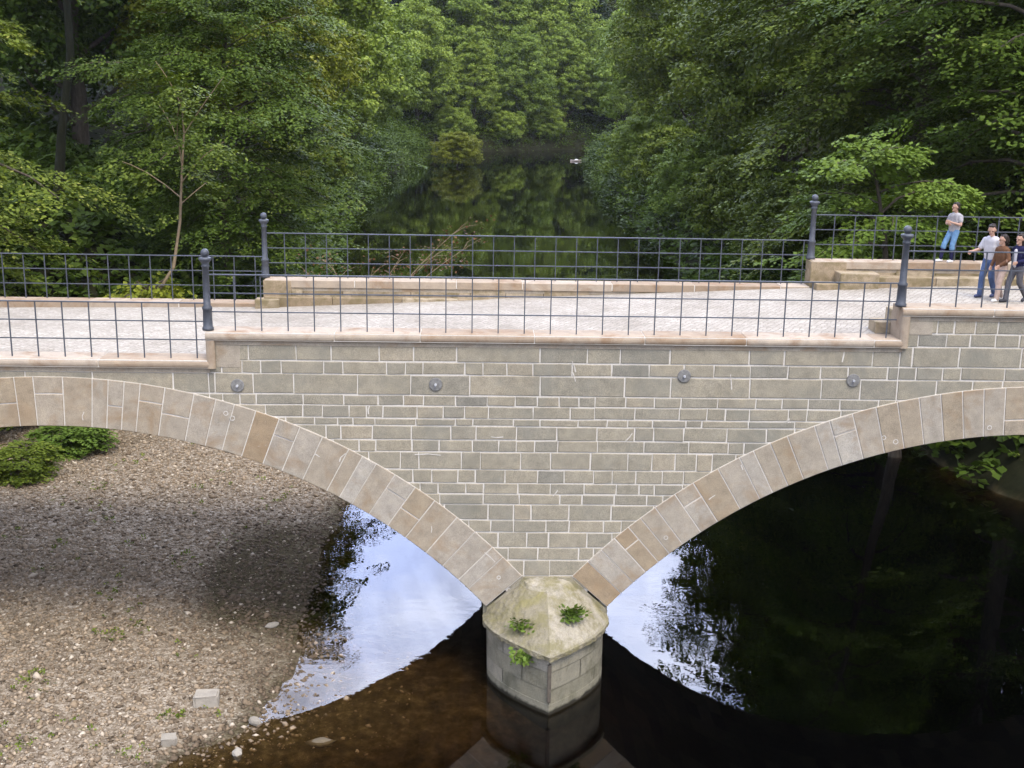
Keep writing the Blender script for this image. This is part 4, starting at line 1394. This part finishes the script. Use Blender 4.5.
def person(label, loc, rz, H, J, top, bottom, shoe, hair, face_yaw=0.0, face_pitch=0.0, sleeve=.5, leg_to=1.0, jacket=None, long_hair=False, female=False, ponytail=False, socks=None):
    """J: joints in local metres for a 1.6 m figure facing -Y (x = figure's left is +x)"""
    root = empty('person', label, 'person', loc, rz)
    s = H / 1.6
    root.scale = (s, s, s)
    j = {k: V3(*v) for k, v in J.items()}
    seg = []
    pel, chest, neck = j['pelvis'], j['chest'], j['neck']
    sw = .150 if female else .165
    shl, shr = chest + V3(sw, 0, .13), chest + V3(-sw, 0, .13)
    if 'turn' in J: pass
    hl, hr = pel + V3(.085, 0, -.03), pel + V3(-.085, 0, -.03)
    ells = []
    for a, b, wa, wb in ((pel, chest, .125, .14), (chest, chest + V3(0, 0, .13), .14, .13)):
        for k in (-1, -.4, .4, 1):
            seg.append((a + V3(k * (wa - .07), 0, 0), .085, b + V3(k * (wb - .065), 0, 0), .09))
    torso = list(seg)
    seg += [(chest + V3(0, 0, .13), .06, neck, .048), (neck, .047, j['head'] - V3(0, 0, .06), .05)]
    arms, fore = [], []
    for sd, sh in (('l', shl), ('r', shr)):
        el, wr = j['elbow_' + sd], j['wrist_' + sd]
        arms += [(sh, .050, el, .037)]
        fore += [(el, .037, wr, .024)]
        hand(seg, wr, (wr - el), 1.0, j.get('spread_' + sd, V3(1 if sd == 'r' else -1, 0, 0)))
    seg += arms + fore
    legs, shanks, feet = [], [], []
    for sd, hp in (('l', hl), ('r', hr)):
        kn, an = j['knee_' + sd], j['ankle_' + sd]
        legs.append((hp, .078, kn, .054)); shanks.append((kn, .053, an, .036))
        toe = j['toe_' + sd]
        feet.append((an + V3(0, 0, -.03), .036, toe, .030))
        dirf = (toe - an); dirf.z = 0; dirf.normalize()
        feet.append((an + V3(0, 0, -.035) - dirf * .03, .036, toe, .030))
    seg += legs + shanks + feet
    # head, facing -Y before the yaw
    hd = j['head']
    fy = Matrix.Rotation(face_yaw, 3, 'Z') @ Matrix.Rotation(face_pitch, 3, 'X')
    def h(x, y, z): return hd + fy @ V3(x, y, z)
    ells += [(h(0, 0, .02), (.074, .092, .088), face_yaw), (h(0, -.022, -.045), (.054, .062, .068), face_yaw)]
    seg += [(h(0, -.088, .010), .010, h(0, -.108, -.022), .014), (h(0, -.085, -.092), .022, h(0, -.07, -.085), .03)]
    for e in (-1, 1):
        ells.append((h(e * .076, .006, -.005), (.012, .020, .030), face_yaw))
        seg.append((h(e * .018, -.086, .022), .010, h(e * .045, -.078, .022), .009))
    seg.append((h(-.02, -.080, -.058), .009, h(.02, -.080, -.058), .009))
    body = solidify('body', seg, ells, .0075, SKIN, root, 3)
    for e in (-1, 1):
        m = MB(); bm = bmesh.new(); bmesh.ops.create_uvsphere(bm, u_segments=10, v_segments=8, radius=.011, matrix=Matrix.Translation(h(e * .030, -.082, .006))); m.bm(bm)
        m.build('eye', M['eye'], root, True)
    m = MB(); m.tube([h(-.022, -.088, -.060), h(0, -.092, -.062), h(.022, -.088, -.060)], .005, 5); m.build('mouth', M['lips'], root, True)
    # hair
    hs = [(h(0, .032, .052), (.083, .080, .076), face_yaw), (h(0, .052, -.02), (.077, .056, .080), face_yaw)]
    hseg = [(h(-.035, -.040, .104), .020, h(.03, -.044, .102), .024), (h(-.074, .02, .03), .018, h(-.072, .035, -.05), .012), (h(.074, .02, .03), .018, h(.072, .035, -.05), .012), (h(.01, .03, .125), .02, h(.04, .06, .11), .018)]
    if long_hair:
        for k in (-1, -.5, 0, .5, 1):
            hseg.append((h(k * .065, .05, .02), .045, hd + V3(k * .075, .07, -.20), .028))
    if ponytail:
        hseg += [(h(0, .09, .05), .04, hd + V3(0, .15, -.02), .04), (hd + V3(0, .15, -.02), .04, hd + V3(0, .14, -.16), .018)]
    solidify('hair', hseg, hs, .011, HAIR, root, 2)
    # clothes: the same limbs a little thicker
    g = .012
    cl = [(a, ra + g, b, rb + g) for a, ra, b, rb in torso]
    cl += [(chest + V3(0, 0, .13), .07, neck - V3(0, 0, .025), .058)]
    for (a, ra, b, rb), (c, rc, d, rd) in zip(arms, fore):
        if sleeve <= 1:
            e = a + (b - a) * sleeve; cl.append((a, ra + g + .004, e, ra + (rb - ra) * sleeve + g + .006))
        else:
            cl.append((a, ra + g, b, rb + g)); e = c + (d - c) * (sleeve - 1); cl.append((c, rc + g, e, rc + (rd - rc) * (sleeve - 1) + g + .003))
    solidify('shirt' if not jacket else 'jacket', cl, [], .011, top, root)
    if jacket:
        f = [(pel + V3(0, -.075, .02), .05, chest + V3(0, -.085, .10), .055)]
        solidify('shirt', f, [], .010, jacket, root)
    tr = []
    for k in (-1, 0, 1):
        tr.append((pel + V3(k * .062, 0, .06), .090, pel + V3(k * .065, 0, -.05), .098))
    for (a, ra, b, rb), (c, rc, d, rd) in zip(legs, shanks):
        tr.append((a, ra + g, b, rb + g + .004))
        e = c + (d - c) * leg_to; tr.append((c, rc + g + .004, e, rc + (rd - rc) * leg_to + g + .012))
    solidify('trousers', tr, [], .012, bottom, root)
    if socks:
        for (c, rc, d, rd) in shanks:
            solidify('sock', [(c + (d - c) * .25, rc + .008, d, rd + .009)], [], .010, socks, root)
    for (a, ra, b, rb), (a2, ra2, b2, rb2) in zip(feet[::2], feet[1::2]):
        solidify('shoe', [(a - V3(0, 0, .005), ra + .008, b, rb + .008), (a2 - V3(0, 0, .005), ra2 + .008, b2, rb2 + .008)], [], .010, shoe, root)
    return root
M['eye'] = m_simple('eye', (.02, .015, .012), .2, .5, .05)
M['lips'] = m_simple('lips', (.30, .13, .10), .5, .3, .05)
def cloth(name, c, var=.2): return m_simple(name, c, .9, .1, var, 14)
GREYT, WHITE, BROWN, NAVY = cloth('grey_shirt', (.34, .32, .31)), cloth('white_shirt', (.50, .48, .48), .06), cloth('brown_jacket', (.13, .065, .035)), cloth('navy_jacket', (.018, .018, .05))
JEAN, LJEAN, BEIGE, GREYTR = cloth('blue_jeans', (.075, .11, .20)), cloth('light_jeans', (.12, .22, .34)), cloth('beige_trousers', (.42, .31, .25)), cloth('grey_trousers', (.10, .095, .10))
SHW, SHD, SHB = m_simple('white_shoe', (.65, .63, .6), .5), m_simple('dark_shoe', (.03, .03, .035), .5), m_simple('blue_shoe', (.05, .06, .12), .5)
def zdeck(x): return float(deckz(x)) + .03

# standing figure arms folded, leaning by the back railing
J1 = dict(pelvis=(0, .0, .84), chest=(0, .03, 1.10), neck=(0, .03, 1.32), head=(0, .0, 1.475),
          elbow_l=(.235, -.03, 1.02), wrist_l=(.02, -.165, 1.08), elbow_r=(-.235, -.03, 1.02), wrist_r=(-.02, -.19, 1.03),
          spread_l=(0, 0, 1), spread_r=(0, 0, 1),
          knee_l=(.10, -.12, .46), ankle_l=(.10, -.10, .075), toe_l=(.11, -.23, .035), knee_r=(-.10, -.20, .48), ankle_r=(-.11, -.28, .08), toe_r=(-.12, -.42, .04))
person('boy with folded arms in grey t-shirt and rolled jeans leaning at the back railing', (9.60, 5.96, LV[2] + .03), R(-62), 1.38, J1, GREYT, LJEAN, SHW, HAIR, face_yaw=R(-20), face_pitch=R(4), sleeve=.55, leg_to=.22, socks=NAVY)
J2 = dict(pelvis=(0, 0, .84), chest=(0, -.02, 1.10), neck=(0, -.03, 1.32), head=(0, -.07, 1.46),
          elbow_l=(.26, .03, 1.03), wrist_l=(.29, -.10, .84), elbow_r=(-.25, -.08, 1.02), wrist_r=(-.28, -.30, .98),
          spread_l=(0, -1, .2), spread_r=(0, 0, 1),
          knee_l=(.09, -.05, .46), ankle_l=(.09, .12, .10), toe_l=(.09, .02, .04), knee_r=(-.08, -.12, .46), ankle_r=(-.08, -.14, .075), toe_r=(-.09, -.27, .035))
person('tallest of the walking group, in white shirt and blue jeans, holding one hand out', (9.58, 3.72, zdeck(9.45) + .02), R(-58), 1.60, J2, WHITE, JEAN, SHB, HAIR, face_yaw=R(25), face_pitch=R(20), sleeve=.75)
J3 = dict(pelvis=(0, 0, .84), chest=(0, -.01, 1.10), neck=(0, -.02, 1.32), head=(0, -.03, 1.475),
          elbow_l=(.24, -.04, 1.02), wrist_l=(.14, -.20, .88), elbow_r=(-.24, .02, 1.02), wrist_r=(-.22, -.10, .82),
          spread_l=(0, 0, 1), spread_r=(0, -1, 0),
          knee_l=(.08, -.10, .46), ankle_l=(.08, -.12, .075), toe_l=(.09, -.25, .035), knee_r=(-.08, .02, .46), ankle_r=(-.08, .16, .10), toe_r=(-.08, .05, .04))
person('dark haired girl in brown jacket and beige trousers walking beside the white shirted boy', (9.62, 3.25, zdeck(9.5) + .02), R(-68), 1.42, J3, BROWN, BEIGE, SHW, HAIR, face_yaw=R(-25), face_pitch=R(6), sleeve=1.9, ponytail=True, female=True)
J4 = dict(pelvis=(0, 0, .84), chest=(0, 0, 1.10), neck=(0, -.01, 1.32), head=(0, -.02, 1.475),
          elbow_l=(.24, .02, 1.02), wrist_l=(.16, -.18, .96), elbow_r=(-.24, .0, 1.02), wrist_r=(-.12, -.20, .98),
          spread_l=(0, 0, 1), spread_r=(0, 0, 1),
          knee_l=(.07, .04, .47), ankle_l=(.07, .26, .15), toe_l=(.07, .18, .05), knee_r=(-.08, -.14, .46), ankle_r=(-.08, -.18, .075), toe_r=(-.09, -.31, .035))
person('long haired girl in navy jacket over white shirt and grey trousers at the right edge', (9.88, 3.05, zdeck(9.9) + .02), R(-72), 1.45, J4, NAVY, GREYTR, SHD, HAIR, face_yaw=R(8), face_pitch=R(4), sleeve=1.85, long_hair=True, jacket=WHITE, female=True)

# ------------------------------------------------------------------ light and sky
SUN_EL, SUN_AZ = R(58), R(150)     # azimuth clockwise from +Y: from behind right
wd = bpy.data.worlds.new('World'); S.world = wd
wd.use_nodes = True
nt = wd.node_tree; nt.nodes.clear()
out = nt.nodes.new('ShaderNodeOutputWorld')
bg = nt.nodes.new('ShaderNodeBackground')
sky = nt.nodes.new('ShaderNodeTexSky'); sky.sky_type = 'NISHITA'; sky.sun_disc = False
sky.sun_elevation = SUN_EL; sky.sun_rotation = SUN_AZ; sky.air_density = 1.0; sky.dust_density = 1.5
tc = nt.nodes.new('ShaderNodeTexCoord')
mp = nt.nodes.new('ShaderNodeMapping'); mp.inputs['Scale'].default_value = (1, 1, 2.2); mp.inputs['Location'].default_value = (.3, .1, .2)
nt.links.new(tc.outputs['Generated'], mp.inputs[0])
cl = noise(nt, 2.2, 7, .62, mp.outputs[0], .4)
f = ramp(nt, cl, [(.38, (0,) * 3), (.54, (1,) * 3)])
cc = ramp(nt, noise(nt, 3.5, 5, .6, mp.outputs[0]), [(.40, (10, 11.8, 18.5)), (.68, (22, 22.8, 26.5))])
sz = nt.nodes.new('ShaderNodeSeparateXYZ'); nt.links.new(tc.outputs['Generated'], sz.inputs[0])
grad = ramp(nt, sz.outputs['Z'], [(0, (.62,) * 3), (.3, (.85,) * 3), (1, (1.15,) * 3)])
# bank of bright sun-facing clouds low in the north
dp = nt.nodes.new('ShaderNodeVectorMath'); dp.operation = 'DOT_PRODUCT'; nt.links.new(tc.outputs['Generated'], dp.inputs[0]); dp.inputs[1].default_value = (0, .906, .423)
north = ramp(nt, dp.outputs['Value'], [(.80, (1,) * 3), (.97, (2.7,) * 3)])
nt.links.new(mix(nt, f, sky.outputs[0], mix(nt, 1, mix(nt, 1, cc, grad, 'MULTIPLY'), north, 'MULTIPLY')), bg.inputs[0])
bg.inputs[1].default_value = .125
nt.links.new(bg.outputs[0], out.inputs[0])
sl = bpy.data.lights.new('sun', 'SUN'); sl.energy = 2.4; sl.angle = R(24); sl.color = (1, .93, .80)
so = link(bpy.data.objects.new('sun', sl))
d = Vector((math.sin(SUN_AZ) * math.cos(SUN_EL), math.cos(SUN_AZ) * math.cos(SUN_EL), math.sin(SUN_EL)))
so.rotation_euler = d.to_track_quat('Z', 'Y').to_euler()
so.location = d * 60

# ------------------------------------------------------------------ camera
p, y_, r_ = R(14.0), R(1.7), R(1.0)
fw = Vector((math.sin(y_) * math.cos(p), math.cos(y_) * math.cos(p), -math.sin(p)))
rt = Vector((math.cos(y_), -math.sin(y_), 0)); up = rt.cross(fw)
rt2 = rt * math.cos(r_) + up * math.sin(r_); up2 = -rt * math.sin(r_) + up * math.cos(r_)
mw = Matrix((rt2, up2, -fw)).transposed().to_4x4()
mw.translation = (-1.443, -21.730, 4.477)
cam = bpy.data.cameras.new('camera'); cam.sensor_width = 36; cam.lens = 1200 / 1024 * 36
cam.clip_end = 1500; cam.clip_start = .1
co = link(bpy.data.objects.new('camera', cam)); co.matrix_world = mw
S.camera = co
S.view_settings.view_transform = 'Standard'; S.view_settings.look = 'None'
S.view_settings.exposure = 0.50; S.view_settings.gamma = 1
S.cycles.max_bounces = 8; S.cycles.diffuse_bounces = 3; S.cycles.glossy_bounces = 3
S.cycles.transmission_bounces = 4; S.cycles.transparent_max_bounces = 12
S.cycles.use_denoising = True
